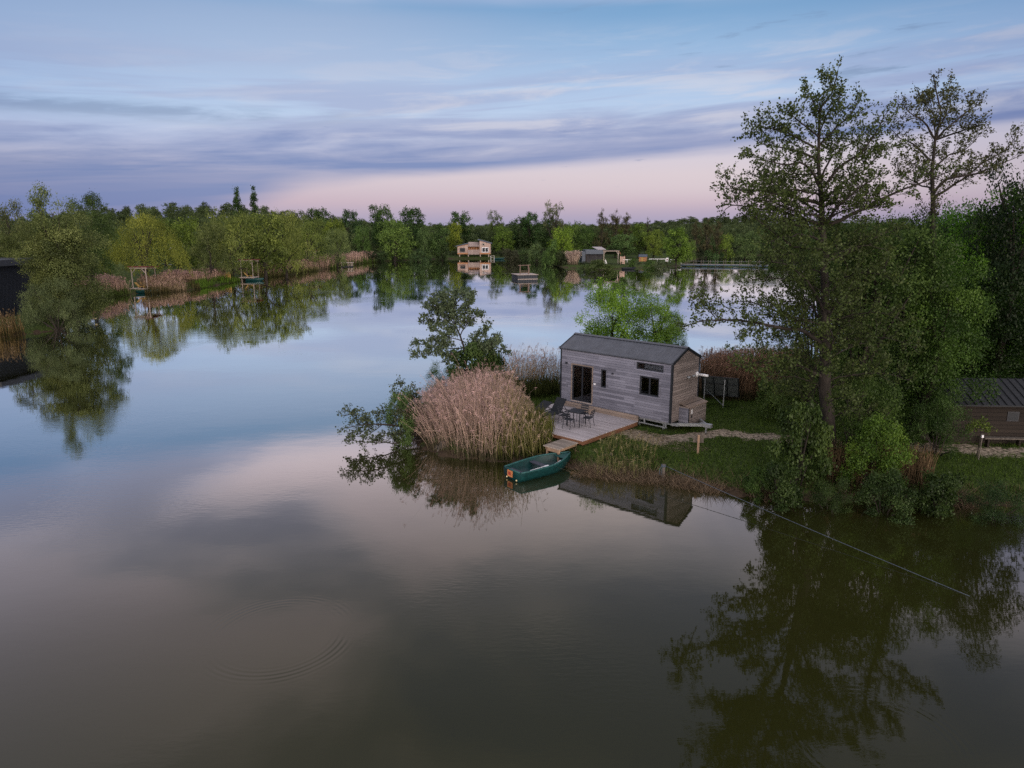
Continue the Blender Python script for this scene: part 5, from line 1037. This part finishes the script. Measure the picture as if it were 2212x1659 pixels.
# ------------------------------------------------------------------ rowing boats
def boat_meshes():
    st = 15; L = 3.3
    def sec(t, inset=0.0, dz=0.0):
        hb = (.50 + .20 * math.sin(math.pi * min(1, t * .9 + .12))) * (1 - max(0, (t - .52) / .48) ** 2.1 * .93); sh = .40 + .13 * t ** 2; kz = -.07 + .34 * max(0, (t - .72) / .28) ** 2.2
        x = t * L; hb = max(.03, hb - inset); bt = hb * .74
        return [(x, -hb, sh), (x + .0, -(hb * .93), .18 + kz * .3), (x, -bt, kz + .03 + dz), (x, 0, kz + dz), (x, bt, kz + .03 + dz), (x, hb * .93, .18 + kz * .3), (x, hb, sh)]
    b = MB(); ts = [i / (st - 1) for i in range(st)]; vo = [p for t in ts for p in sec(t)]; n = 7
    b.add(vo, [(i * n + k, (i + 1) * n + k, (i + 1) * n + k + 1, i * n + k + 1) for i in range(st - 1) for k in range(n - 1)] + [tuple(range(n))])
    vi = []
    for i, t in enumerate(ts):
        s = sec(t, .055, .06); vi += [(min(max(x, .05), L - .10), y, z) for x, y, z in s]
    b.add(vi, [(i * n + k, i * n + k + 1, (i + 1) * n + k + 1, (i + 1) * n + k) for i in range(st - 1) for k in range(n - 1)] + [tuple(range(n))[::-1]])
    g = MB()
    for s in (0, 6): g.tube([Vector(vo[i * n + s]) * .5 + Vector(vi[i * n + s]) * .5 + Vector((0, 0, .008)) for i in range(st)], .038, 6)
    g.tube([(.025, -.50, .405), (.025, 0, .40), (.025, .50, .405)], .038, 6)
    sg = MB(); fl = MB()
    return b, g
def boat(name, label, loc, rz, detail=True, hull=None):
    t = thing(name, label, 'boat', loc, rz, 'boats on the lake'); b, g = boat_meshes(); h = b.build('hull', hull or HULLM, t, True); g.build('gunwale', HULLT if hull is None else hull, t, True)
    bx('seat', SEATM, t, 1.45, -.60, .29, 1.72, .60, .325); bx('seat', SEATM, t, .075, -.45, .28, .36, .45, .315); one('bow_deck', HULLT if hull is None else hull, t, lambda m: m.add([(2.62, -.30, .46), (3.18, -.06, .50), (3.18, .06, .50), (2.62, .30, .46), (2.62, -.30, .43), (3.18, -.06, .47), (3.18, .06, .47), (2.62, .30, .43)], [(0, 1, 2, 3), (7, 6, 5, 4), (0, 3, 7, 4), (0, 4, 5, 1), (3, 2, 6, 7)]))
    if detail:
        pl = bx('number_plate', ORANGE, t, -.022, -.04, .09, -.004, .29, .37); bx('emblem', REDM, pl, -.026, .06, .16, -.0225, .22, .30)
        for y in (-.34, .30): one('fender', CREAM, t, lambda m: m.tube([(-.03, y - .03, .05), (-.04, y, .05), (-.03, y + .03, .05)], [.02, .04, .02], 8), True)
    return t
sA, sB = P(1106, 1034, .05), P(1221, 1000, .1); rzb = math.atan2(sB.y - sA.y, sB.x - sA.x)
boat('rowing_boat', 'dark green rowing boat with orange stern plate moored beside the near jetty', (sA.x, sA.y, .02), rzb)
for k_, (lb, a0, b0) in enumerate((('white oar lying in the near rowing boat, towards the stern', (.62, -.42, .36), (1.38, -.47, .40)), ('white oar lying in the near rowing boat, beside the middle seat', (1.75, -.50, .36), (2.25, -.44, .42)))):
    oo = thing('oar', lb, 'oar', (sA.x, sA.y, .02), rzb, 'oars in the near rowing boat'); one('shaft', WHITE, oo, lambda b: b.tube([a0, b0], .018, 6)); one('blade', WHITE, oo, lambda b: b.bar(b0, tuple(Vector(b0) + (Vector(b0) - Vector(a0)) * .28), .10, .012))
def far_boat(label, u, v, rz, hull=None): p = P(u, v); return boat('rowing_boat', label, (p.x, p.y, .0), rz, False, hull)
far_boat('green rowing boat tied in front of the first shelter', 297, 633.5, R(6)); far_boat('green rowing boat tied in front of the second shelter', 532, 607, R(4)); far_boat('green rowing boat beside the stilt house steps', 1068, 560.5, R(2)); far_boat('small dark boat on the bank right of the wide low willow shrub', 1344, 582, R(5), BLACKM)
# ------------------------------------------------------------------ bits on the near bank
pp = P(1507, 983, .55); sg = thing('sign_post', 'wooden stake with a small grey board on the lawn in front of the trailer', 'sign', (pp.x, pp.y, gz(pp.x, pp.y) - .05), R(-12))
bx('post', POSTW, sg, -.045, -.045, 0, .045, .045, .92); bx('board', BARKP, sg, -.22, .046, .55, .22, .065, .86)
mp_ = P(1432, 1036, .05); ms = thing('mooring_post', 'short thick post at the water edge holding the tight rope', 'mooring post', (mp_.x, mp_.y, -.3), 0); one('post', BARKP, ms, lambda b: b.tube([(0, 0, 0), (.01, 0, 1.02)], [.075, .065], 10)); one('rope_coil', ROPEM, ms, lambda b: [b.tube([(.085 * math.cos(a), .085 * math.sin(a), .93 + .03 * q) for a in np.linspace(0, 6.283, 13)], .016, 5) for q in range(3)] + [b.tube([(-.08, -.03, .97), (-.17, -.08, .85), (-.18, -.09, .6)], .012, 5), b.tube([(-.04, -.08, .97), (-.11, -.12, .8), (-.12, -.13, .55)], .010, 5)])
sk = P(957, 968, .05); stm = thing('tree_stump', 'pale split tree stump at the water edge under the pink reeds', 'stump', (sk.x, sk.y - .15, -.2), 0); one('stump', BARKP, stm, lambda b: b.tube([(0, 0, 0), (.02, 0, .35), (.05, .05, .62)], [.34, .27, .16], 9))
for a_r in np.linspace(0, 5.2, 6): one('root', BARKP, stm, lambda b: b.tube([(.22 * math.cos(a_r), .22 * math.sin(a_r), .42), (.40 * math.cos(a_r), .40 * math.sin(a_r), .2), (.48 * math.cos(a_r), .48 * math.sin(a_r), -.1)], [.07, .06, .03], 6))
ra0 = Vector((mp_.x + .05, mp_.y, .66)); ra1 = P(2095, 1288, .0)
rp_ = [ra0.lerp(ra1, t) for t in np.linspace(0, 1, 30)]; rope = MB(); rope.tube([p - Vector((0, 0, .05 * 4 * t * (1 - t))) for p, t in zip(rp_, np.linspace(0, 1, 30))], .010, 6)
setp(rope.build('rope', ROPEM, None, True), 'long weathered blue-white rope stretched from the mooring post over the water', 'rope')
# solar panel on a stand, seen from behind
sp_ = P(1549, 884, .6); so = thing('solar_panel', 'tilted solar panel on a metal stand, seen from behind, right of the tiny house', 'solar panel', (sp_.x, sp_.y, gz(sp_.x, sp_.y)), R(-24))
def tilt(x, s, off=0): return (x, .55 + s * .62 + off * .5, 1.65 - s * .95 - off * .3)
one('panel', solid('panel_back', (.10, .115, .125), .5, nscale=5, namt=.3), so, lambda b: b.add([tilt(-1.0, 0), tilt(.95, 0), tilt(.95, 1.25), tilt(-1.0, 1.25), tilt(-1.0, 0, .06), tilt(.95, 0, .06), tilt(.95, 1.25, .06), tilt(-1.0, 1.25, .06)], [(0, 1, 2, 3), (7, 6, 5, 4), (0, 4, 5, 1), (1, 5, 6, 2), (2, 6, 7, 3), (3, 7, 4, 0)]))
one('frame', BLACKM, so, lambda b: [b.bar(tilt(x, 0, -.05), tilt(x, 1.25, -.05), .06, .04) for x in (-1.0, -.35, .35, .95)] + [b.bar(tilt(-1.0, s, -.05), tilt(.95, s, -.05), .04) for s in (0, .45, 1.25)])
one('stand', GALV, so, lambda b: (b.bar((.25, .5, 0), (.25, .5, 1.55), .05), b.bar((-.8, .5, 0), (-.8, .5, 1.55), .05), b.bar((.25, .5, .1), (-.8, 1.1, .8), .03)))
# shed on the right with its rail, and a staked sapling
s0 = P(2046, 962, .65); s1 = P(2260, 966, .65); rs = math.atan2(s1.y - s0.y, s1.x - s0.x); sh = thing('log_shed', 'low dark log shed with a ribbed metal roof under the trees at the right', 'shed', (s0.x, s0.y + .5, .55), rs); SL = 5.6
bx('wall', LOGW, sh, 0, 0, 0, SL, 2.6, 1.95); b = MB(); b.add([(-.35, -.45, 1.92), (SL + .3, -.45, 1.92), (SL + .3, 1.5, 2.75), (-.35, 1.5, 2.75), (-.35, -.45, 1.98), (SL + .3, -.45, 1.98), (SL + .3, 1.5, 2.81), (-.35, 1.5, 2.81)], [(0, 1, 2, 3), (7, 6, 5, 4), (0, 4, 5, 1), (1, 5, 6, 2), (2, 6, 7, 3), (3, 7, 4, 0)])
for x in np.arange(-.3, SL + .3, .34): b.bar((x, -.46, 2.0), (x, 1.5, 2.83), .035, .05)
b.add([(-.35, 1.5, 2.75), (SL + .3, 1.5, 2.75), (SL + .3, 3.1, 2.0), (-.35, 3.1, 2.0), (-.35, 1.5, 2.81), (SL + .3, 1.5, 2.81), (SL + .3, 3.1, 2.06), (-.35, 3.1, 2.06)], [(0, 1, 2, 3), (7, 6, 5, 4), (0, 4, 5, 1), (1, 5, 6, 2), (2, 6, 7, 3), (3, 7, 4, 0)]); b.build('roof', solid('dark_shed_roof', (.016, .019, .023), .6, nscale=5, namt=.3), sh)  # roof colour also darkened in place of shade from the trees
wn_ = bx('window', ANTH, sh, 2.75, -.03, 1.15, 3.25, -.003, 1.6); bx('pane', BLACKM, wn_, 2.79, -.036, 1.19, 3.21, -.031, 1.56)
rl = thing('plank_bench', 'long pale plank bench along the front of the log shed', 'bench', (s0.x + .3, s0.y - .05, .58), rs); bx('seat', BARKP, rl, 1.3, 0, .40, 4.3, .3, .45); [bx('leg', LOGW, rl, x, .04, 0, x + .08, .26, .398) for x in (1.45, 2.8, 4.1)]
sl_ = P(2109, 992, .6); sap = thing('sapling', 'young yellow-green sapling tied to a stake in front of the log shed', 'young tree', (sl_.x, sl_.y, gz(sl_.x, sl_.y)), 0); one('trunk', BARK, sap, lambda b: b.tube([(0, 0, -.05), (.03, 0, .9), (-.02, 0, 1.7)], [.025, .02, .01], 6)); one('stake', BARKP, sap, lambda b: b.tube([(.07, -.03, -.1), (.09, -.03, 1.15)], .028, 7)); bx('tie', WHITE, sap, .055, -.07, .98, .125, .01, 1.10)
V, t_ = cloud(88, [(0, 0, 1.45, .22), (-.25, .1, 1.3, .2), (.22, -.1, 1.35, .2), (.05, .1, 1.7, .18), (-.35, -.1, 1.55, .16)], 420, .10, clump=6, spread=.07); cm_ = quad_mesh('crown', V, t_); cm_.materials.append(LEAF); o_ = link('crown', cm_, sap); o_.color = (.085, .125, .022, 1)
# white canopy and curved boardwalk behind the alder
ca = P(1795, 712, 2.9); cb = P(1905, 709, 2.9); cn = thing('canopy', 'pale flat canopy roof on posts glimpsed behind the alder trunk', 'canopy', (ca.x, ca.y, .5), math.atan2(cb.y - ca.y, cb.x - ca.x)); CL = (cb - ca).length
one('roof', solid('pale_canopy_sheet', (.46, .49, .54), .5, nscale=3, namt=.15), cn, lambda b: b.add([(-1.2, 0, 2.42), (CL, 0, 2.42), (CL - .9, 3.4, 2.75), (-.9, 3.4, 2.75), (-1.2, 0, 2.36), (CL, 0, 2.36), (CL - .9, 3.4, 2.69), (-.9, 3.4, 2.69)], [(0, 1, 2, 3), (7, 6, 5, 4), (0, 4, 5, 1), (1, 5, 6, 2), (2, 6, 7, 3), (3, 7, 4, 0)]))
one('roof_edge', WHITE, cn, lambda b: (b.bar((-1.25, -.04, 2.41), (CL + .05, -.04, 2.41), .08, .10), b.bar((CL + .02, 0, 2.41), (CL - .9, 3.4, 2.74), .08, .10))); [one('post', PALEW, cn, lambda b: b.bar((x, y, -.2), (x, y, 2.36), .10)) for x in (-.9, CL - .5) for y in (.2, 2.9)]
def arc_walk():
    b = MB(); c = P(1722, 790, .45); n = 44
    for i in range(n):
        a = R(196 - 108 * i / n); q = Vector((c.x + 5.4 * math.cos(a), c.y + 6.6 * math.sin(a), .45)); d = Vector((math.cos(a), math.sin(a), 0)); tg = Vector((-d.y, d.x, 0)); b.bar(q - d * .75, q + d * .75, .24, .05, (0, 0, 1))
    return b.build('boardwalk', solid('silver_planks', (.30, .31, .33), .8, nscale=6, namt=.4))
setp(arc_walk(), 'curved silver-grey plank boardwalk over the water behind the dry reeds, left of the alder', 'boardwalk')
# ------------------------------------------------------------------ left bank buildings
dc = thing('dark_cabin', 'tall blue-black cabin with a flat overhanging roof at the left edge', 'cabin', (-55.6, 75.2, .2), R(-4))
bx('wall', NAVY, dc, -11, 0, 0, 0, 7.5, 5.9); bx('roof', ANTH, dc, -11.6, -.6, 5.905, .75, 8, 6.55); bx('ledge', GALV, dc, -11, -.35, 2.9, -.9, -.003, 3.0); bx('terrace', NAVY, dc, -11, -1.8, -.4, -.4, -.004, .35)
def shelter(label, u, v, du, rz, slope=1):
    p = P(u, v, 0); w = du / FPX * (p.y * CP + 2); t = thing('lake_shelter', label, 'shelter', (p.x, p.y, 0), rz, 'timber shelters along the left bank'); h = 3.75
    for x in (0, w):
        ps = one('post', PALEW, t, lambda b: (b.box(x - .055, -.055, -.5, x + .055, .055, h))); one('brace', PALEW, ps, lambda b: b.bar((x, .0, h - .75), (x + (.6 if x == 0 else -.6), 0, h - .08), .10))
        bk_ = one('post', SKIRTW, t, lambda b: b.box(x - .05, 2.5, -.3, x + .05, 2.6, h - .15))
    bx('beam', PALEW, t, -.22, -.10, h + .003, w + .22, .10, h + .24); bx('beam', PALEW, t, -.2, 2.5, h - .145, w + .2, 2.66, h + .1)
    one('roof', REDR, t, lambda b: b.add([(-.35, -.35, h + .26), (w + .5, -.35, h + .26), (w + .5, 3.0, h + .12), (-.35, 3.0, h + .12), (-.35, -.35, h + .38), (w + .5, -.35, h + .38), (w + .5, 3.0, h + .24), (-.35, 3.0, h + .24)], [(3, 2, 1, 0), (4, 5, 6, 7), (0, 1, 5, 4), (1, 2, 6, 5), (2, 3, 7, 6), (3, 0, 4, 7)]))
    bx('platform', PALEW, t, -.4, -.45, .55, w + .2, 2.4, .68); return t, p, w
def wood_lounger(label, p, rz, x, y):
    c, s = math.cos(rz), math.sin(rz); t = thing('wooden_lounger', label, 'sun lounger', (p.x + x * c - y * s, p.y + x * s + y * c, .68), rz, 'yellow wooden loungers in the shelters'); one('seat', YELT, t, lambda b: b.bar((.55, 0, .26), (1.55, 0, .30), .55, .06)); one('backrest', YELT, t, lambda b: b.bar((.57, 0, .28), (.02, 0, .88), .55, .06)); [one('leg', YELT, t, lambda b: b.box(xx, yy, .002, xx + .06, yy + .06, .24)) for xx in (.6, 1.4) for yy in (-.24, .18)]
t1, p1, w1 = shelter('nearest timber shelter with two yellow loungers, standing in the water by the left bank', 289, 632, 32, R(-4)); wood_lounger('yellow wooden lounger at the front of the first shelter', p1, R(-4), .2, .35); wood_lounger('yellow wooden lounger at the back of the first shelter', p1, R(-4), .5, 1.35)
t2, p2, w2 = shelter('second timber shelter on the left bank, framed by the tallest willow', 523, 606.5, 25, R(-3)); wood_lounger('yellow wooden lounger under the second shelter', p2, R(-3), .3, .5)
t3, p3, w3 = shelter('third and farthest timber shelter, half hidden by dry reeds', 664, 581.5, 20, R(-2)); t3.location.z = .5
bb = thing('wooden_bench', 'low yellow timber screen in the reeds left of the second shelter', 'bench', P(452, 604, .5), R(-4)); [bx('slat', YELT, bb, 0, 0, .3 + .28 * i, 4.2, .06, .48 + .28 * i) for i in range(4)]; [bx('post', YELT, bb, x, .061, 0, x + .1, .16, 1.4) for x in (.1, 2, 4)]
fp_ = P(733, 577, 0); fd = thing('floating_platform', 'small white-topped floating platform at the far end of the left bank', 'platform', (fp_.x, fp_.y, 0), R(-3)); bx('deck_boards', PALEW, fd, 0, 0, 1.05, 3.4, 1.6, 1.17); [bx('leg', PALEW, fd, x, y, -.4, x + .14, y + .14, 1.045) for x in (.5, 2.2, 3.0) for y in (.1, 1.3)]; bx('float', BLACKM, fd, .1, .02, -.1, 3.2, 1.58, .22)
mk = P(207, 694, 0); bo = thing('marker_post', 'short dark post with yellow band in the water right of the grey bushes', 'post', (mk.x, mk.y, -.3), 0); one('post', BLACKM, bo, lambda b: b.tube([(0, 0, 0), (0, 0, 1.15)], .14, 10)); one('band', CREAM, bo, lambda b: b.tube([(0, 0, .55), (0, 0, .72)], .145, 10))
pth = [P(u, v, .75) for u, v in ((352, 572), (400, 569.5), (470, 566.5), (520, 564))]; pw = MB(); pw.add([(p.x, p.y - 2.6, gz(p.x, p.y) + .10) for p in pth] + [(p.x, p.y + 2.6, gz(p.x, p.y) + .10) for p in pth], [(i, i + 1, 5 + i, 4 + i) for i in range(3)]); setp(pw.build('path', ASPH), 'pale gravel track behind the willows on the left bank', 'path', kind='structure')
# ------------------------------------------------------------------ stilt house
sp0 = P(988.3, 558.3, 0); sc_ = .01496; stl = thing('stilt_house', 'pink-grey timber house on stilts in the water at the far shore', 'stilt house', (sp0.x, sp0.y, 0), 0)
def qx(z): return (z - 285) * sc_
F0, M0, SD = 1.38, 1.32, 5.2
def prism(b, pr, y0, y1): n = len(pr); b.add([(x, y0, z) for x, z in pr] + [(x, y1, z) for x, z in pr], [tuple(range(n)), tuple(range(n, 2 * n))[::-1]] + [((i + 1) % n, i, n + i, n + (i + 1) % n) for i in range(n)])
one('wall', LARCH, stl, lambda b: (prism(b, [(0, F0), (qx(514), F0), (qx(514), 4.55), (0, 3.85)], 0, SD), prism(b, [(qx(764), F0), (qx(1000), F0), (qx(1000), 4.72), (qx(764), 5.68)], 0, SD)))
one('orange_base_board', ORNG, stl, lambda b: (b.box(.03, -.03, F0 - .02, qx(512), -.003, F0 + .35), b.box(qx(766), -.03, F0 - .02, qx(998), -.003, F0 + .35), b.bar((.05, -.02, 3.74), (qx(512), -.02, 4.44), .03, .16)))
bal = bx('balcony', LARCHG, stl, qx(516), -.25, M0 - .05, qx(762), -.12, M0 + 1.5); bx('balcony_floor', LARCHG, stl, qx(516), -.115, M0 - .05, qx(762), SD, M0 + .1); bx('recess', ORNG, stl, qx(516), 1.4, M0 + .1, qx(762), 1.5, M0 + 3.1); one('recess_post', DARKIN, stl, lambda b: [b.box(qx(x), 1.30, M0 + .1, qx(x) + .12, 1.395, M0 + 3.0) for x in (560, 610, 660, 710)])
one('roof', LARCHG, stl, lambda b: b.add([(qx(514), -.35, M0 + 2.45), (qx(764), -.35, M0 + 2.45), (qx(764), 2.6, M0 + 3.75), (qx(514), 2.6, M0 + 3.75), (qx(514), -.35, M0 + 2.55), (qx(764), -.35, M0 + 2.55), (qx(764), 2.6, M0 + 3.85), (qx(514), 2.6, M0 + 3.85)], [(3, 2, 1, 0), (4, 5, 6, 7), (0, 1, 5, 4), (1, 2, 6, 5), (2, 3, 7, 6), (3, 0, 4, 7)]))
one('side_roof', SLATE, stl, lambda b: prism(b, [(qx(250), 3.72), (qx(516), 4.62), (qx(516), 4.92), (qx(250), 3.98)], -.25, SD + .2)); one('side_roof', SLATE, stl, lambda b: prism(b, [(qx(725), 5.82), (qx(1028), 4.66), (qx(1028), 4.88), (qx(725), 6.06)], -.25, SD + .2))
def swin(x0, z0, x1, z1, m):
    X0, X1, Z0, Z1 = qx(x0), qx(x1), (655 - z1) * sc_, (655 - z0) * sc_; f = one('window', m, stl, lambda b: (b.box(X0, -.22, Z0, X0 + .17, -.003, Z1), b.box(X1 - .17, -.22, Z0, X1, -.003, Z1), b.box(X0 + .17, -.22, Z0, X1 - .17, -.003, Z0 + .17), b.box(X0 + .17, -.22, Z1 - .17, X1 - .17, -.003, Z1))); bx('pane', BLACKM, f, X0 + .17, -.06, Z0 + .17, X1 - .17, -.004, Z1 - .17)
    return f
swin(332, 424, 462, 524, LARCHG); f_ = swin(812, 418, 956, 526, WHITE); swin(818, 332, 880, 384, PALEW); bx('mullion', WHITE, f_, qx(880), -.10, (655 - 515) * sc_, qx(890), -.061, (655 - 430) * sc_)
for x in (330, 519, 779, 958): one('stilt', PALEW, stl, lambda b: (b.box(qx(x) - .13, .2, -.8, qx(x) + .13, .46, F0 - .021), b.box(qx(x) - .13, SD - .6, -.8, qx(x) + .13, SD - .34, F0 - .021)))
sw = P(1060, 559.5, 0); lad = thing('landing_steps', 'small pale landing steps beside the stilt house', 'steps', (sw.x, sw.y, 0), 0); bx('top_plank', PALEW, lad, -.05, 0, .98, 1.2, .9, 1.06); bx('lower_plank', PALEW, lad, -.05, -.5, .45, 1.2, .0, .53); one('leg', WHITE, lad, lambda b: [b.box(x, y, -.4, x + .09, y + .09, .975) for x in (0, 1.06) for y in (.02, .8)]); one('leg', WHITE, lad, lambda b: [b.box(x, -.48, -.4, x + .09, -.39, .445) for x in (0, 1.06)])
# ------------------------------------------------------------------ raft with log frame
rf0, rf1, rf2 = P(1119, 603.5, 0), P(1162.5, 602.8, 0), P(1103.8, 598.9, 0); rrz = math.atan2(rf1.y - rf0.y, rf1.x - rf0.x); rw = (rf1 - rf0).length; rd = 4.2
raft = thing('swim_raft', 'square floating raft with pale deck and dark slatted sides out on the lake', 'raft', (rf0.x, rf0.y, 0), rrz + R(5)); raft.scale = (1, 1, .82); bx('deck_boards', PALEW, raft, -.12, -.12, 1.0, rw + .12, rd + .12, 1.09)
one('side', solid('dark_slats', (.020, .026, .036), .7, nscale=8, namt=.3), raft, lambda b: b.box(.02, .02, -.1, rw - .02, rd - .02, .88)); one('slat', solid('raft_slat', (.06, .068, .08), .8, nscale=8, namt=.3), raft, lambda b: [b.box(x, -.02, -.05, x + .10, .018, .9) for x in np.arange(.05, rw, .34)] + [b.box(-.02, y, -.05, .018, y + .10, .9) for y in np.arange(.05, rd, .5)] + [b.box(0, -.04, .885, rw, -.021, .96)]); bx('waterline_beam', PALEW, raft, -.03, -.06, .02, rw + .03, -.041, .10)
fr = thing('log_pergola', 'rustic pergola of crooked logs standing on the floating raft', 'pergola', (rf0.x, rf0.y, .895), rrz + R(5)); LOG = solid('bare_log', (.17, .12, .10), .9, nscale=10, namt=.4)
[one('log_post', LOG, fr, lambda b: b.tube([(x, y, 0), (x + random.uniform(-.05, .05), y, .9), (x + dx2, y + .1, 1.85)], [.09, .08, .06], 7)) for x, y, dx2 in ((.85, 1.4, .05), (1.05, 1.9, .08), (2.65, 1.4, -.06), (2.9, 1.8, -.12))]; one('log_beam', LOG, fr, lambda b: (b.tube([(.55, 1.6, 1.72), (3.15, 1.6, 1.76)], .07, 7))); one('log_rail', LOG, fr, lambda b: (b.tube([(.9, 1.7, .28), (2.8, 1.6, .30)], .06, 6), b.tube([(.9, 1.75, .62), (2.8, 1.7, .58)], .05, 6)))
# ------------------------------------------------------------------ cabin with carport on the promontory
k0 = P(1250.8 + 140 * .0992, 567.5, 1.0); q_ = .01098; kc = thing('lakeside_cabin', 'dark timber cabin with open carport and solar panel on its roof, on the promontory', 'cabin', (k0.x, k0.y, .95), R(3)); kc.scale = (1.12, 1.12, 1.12)
bx('wall', DARKW, kc, .35, .9, 0, 4.1, 4.5, 2.15); bx('fascia', SLATE, kc, 0, 0, 2.0, 4.15, 4.7, 2.9); bx('side_wall', SLATE, kc, -.8, .2, 0, .345, 4.4, 2.55); bx('corner_post', DARKIN, kc, .02, .05, 0, .34, .4, 1.995)
one('post', PALEW, kc, lambda b: b.box(4.18, -.1, -.3, 4.30, .02, 2.62)); one('post', PALEW, kc, lambda b: b.box(7.5, -.1, -.3, 7.62, .02, 2.62)); bx('beam', PALEW, kc, 4.0, -.12, 2.625, 7.8, .04, 2.78); one('brace', PALEW, kc, lambda b: (b.bar((4.24, -.04, 2.1), (4.7, -.04, 2.62), .09), b.bar((7.55, -.04, 2.0), (7.1, -.04, 2.62), .09), b.bar((7.55, -.04, 1.7), (7.95, .6, 2.3), .09)))
one('carport_roof', BLACKM, kc, lambda b: b.add([(4.0, -.25, 2.80), (7.85, -.25, 2.80), (9.0, 4.5, 1.75), (4.16, 4.7, 1.9), (4.0, -.25, 2.92), (7.85, -.25, 2.92), (9.0, 4.5, 1.87), (4.16, 4.7, 2.02)], [(3, 2, 1, 0), (4, 5, 6, 7), (0, 1, 5, 4), (1, 2, 6, 5), (2, 3, 7, 6), (3, 0, 4, 7)])); one('rafter', ORNG, kc, lambda b: b.bar((7.72, -.1, 2.70), (8.95, 4.0, 1.78), .10, .18))
one('solar_panel', solid('pale_panel', (.34, .31, .32), .4, nscale=4, namt=.2), kc, lambda b: b.add([(2.9, 1.0, 2.95), (4.9, 1.0, 2.95), (4.2, 3.4, 3.5), (2.0, 3.4, 3.5), (2.9, 1.0, 3.02), (4.9, 1.0, 3.02), (4.2, 3.4, 3.57), (2.0, 3.4, 3.57)], [(3, 2, 1, 0), (4, 5, 6, 7), (0, 1, 5, 4), (1, 2, 6, 5), (2, 3, 7, 6), (3, 0, 4, 7)]))
one('slat_screen', solid('pinkish_slats', (.52, .36, .30), .8, nscale=6, namt=.2), kc, lambda b: [b.box(7.85, -.9, -.15 + i * .235, 9.0, -.84, .0 + i * .235) for i in range(7)] + [b.box(x, -.83, -.3, x + .1, -.75, 1.6) for x in (7.9, 8.85)])
tn = thing('white_tent', 'small white tent-shaped cover under the carport', 'tent', Vector((k0.x + 5.4, k0.y + 2.2, .6)), R(10)); one('cover', WHITE, tn, lambda b: b.add([(-.4, -.5, 0), (.4, -.5, 0), (.4, .5, 0), (-.4, .5, 0), (0, -.1, 1.3), (0, .1, 1.3)], [(0, 1, 4), (1, 2, 5, 4), (2, 3, 5), (3, 0, 4, 5), (3, 2, 1, 0)]))
h0 = P(1250.8 + 1305 * .0992, 561.5, 1.0); hut = thing('orange_hut', 'small orange timber hut with a slate-blue roof on the promontory', 'hut', (h0.x, h0.y, .6), R(-14)); HT = 2.0
one('wall', ORNG, hut, lambda b: prism(b, [(0, 0), (2.1, 0), (2.1, 1.25), (0, 1.25)], 0, 1.9)); one('roof', SLATE, hut, lambda b: (b.add([(-.15, -.2, 1.25), (2.25, -.2, 1.25), (2.25, .95, 1.85), (-.15, .95, 1.85), (-.15, -.2, 1.31), (2.25, -.2, 1.31), (2.25, .95, 1.91), (-.15, .95, 1.91)], [(3, 2, 1, 0), (4, 5, 6, 7), (0, 1, 5, 4), (1, 2, 6, 5), (2, 3, 7, 6), (3, 0, 4, 7)]), b.add([(-.15, .95, 1.85), (2.25, .95, 1.85), (2.25, 2.1, 1.25), (-.15, 2.1, 1.25), (-.15, .95, 1.91), (2.25, .95, 1.91), (2.25, 2.1, 1.31), (-.15, 2.1, 1.31)], [(3, 2, 1, 0), (4, 5, 6, 7), (0, 1, 5, 4), (1, 2, 6, 5), (2, 3, 7, 6), (3, 0, 4, 7)]))); bx('door', YELT, hut, .6, -.03, .02, 1.2, -.003, 1.15)
w0 = P(1441, 564.5, .9); pb = thing('poster_sign', 'white poster board with a dark red picture on the promontory', 'sign', (w0.x, w0.y, .5), R(2)); bx('board', WHITE, pb, -.35, 0, .35, .35, .05, 1.35); bx('leg', POSTW, pb, -.05, .055, -.1, .05, .11, .9)
one('picture', solid('dark_red_print', (.14, .02, .05), .6, nscale=5, namt=.3), pb, lambda b: b.tube([(0, -.012, .86), (0, -.003, .86)], .22, 18))
for lb, ua, va, ub, vb in (('short white rail right of the slatted screen', 1346, 561.3, 1363, 561.2), ('long white rail between the orange hut and the poster', 1402, 559.8, 1438, 559.8), ('white rail right of the poster, leading to the footbridge', 1448, 561, 1472, 561.5)):
    a, c = P(ua, va, 1.3), P(ub, vb, 1.3); t = thing('white_rail', lb, 'rail', (a.x, a.y, .5), math.atan2(c.y - a.y, c.x - a.x), 'white rails on the promontory'); ln = (c - a).length; bx('top_rail', WHITE, t, 0, 0, .75, ln, .06, .92); [bx('post', WHITE, t, x, .061, -.1, x + .08, .13, .9) for x in (0.02, ln * .5, ln - .1)]
# ------------------------------------------------------------------ long footbridge
j0, j1 = P(1470, 571, .55), P(1660, 573.2, .55); fb = thing('footbridge', 'long low wooden footbridge with paired railing posts crossing the lake at the right', 'footbridge', (j0.x, j0.y, 0), math.atan2(j1.y - j0.y, j1.x - j0.x)); JL = (j1 - j0).length
bx('walkway', solid('grey_walkway', (.17, .175, .19), .8, nscale=3, namt=.25), fb, 0, 0, .52, JL, 1.3, .66); bx('float', solid('blue_float', (.025, .055, .085), .6, nscale=2, namt=.5), fb, .1, .1, .22, JL - .1, 1.2, .515)
for i, u in enumerate((1477, 1498, 1514, 1529.5, 1544, 1561, 1577, 1594, 1612, 1631)):
    x = (P(u, 571.5, .55) - j0).length; one('railing_post', BARKP, fb, lambda b: b.box(x, -.05, .3, x + .10, .05, 1.75)); one('railing_post', BARKP, fb, lambda b: b.box(x + .55, 1.25, .3, x + .65, 1.35, 1.75))
one('rope_rail', GALV, fb, lambda b: b.tube([(0.2, 0, 1.45), (JL * .5, 0, 1.38), (JL - .2, 0, 1.45)], .018, 4))
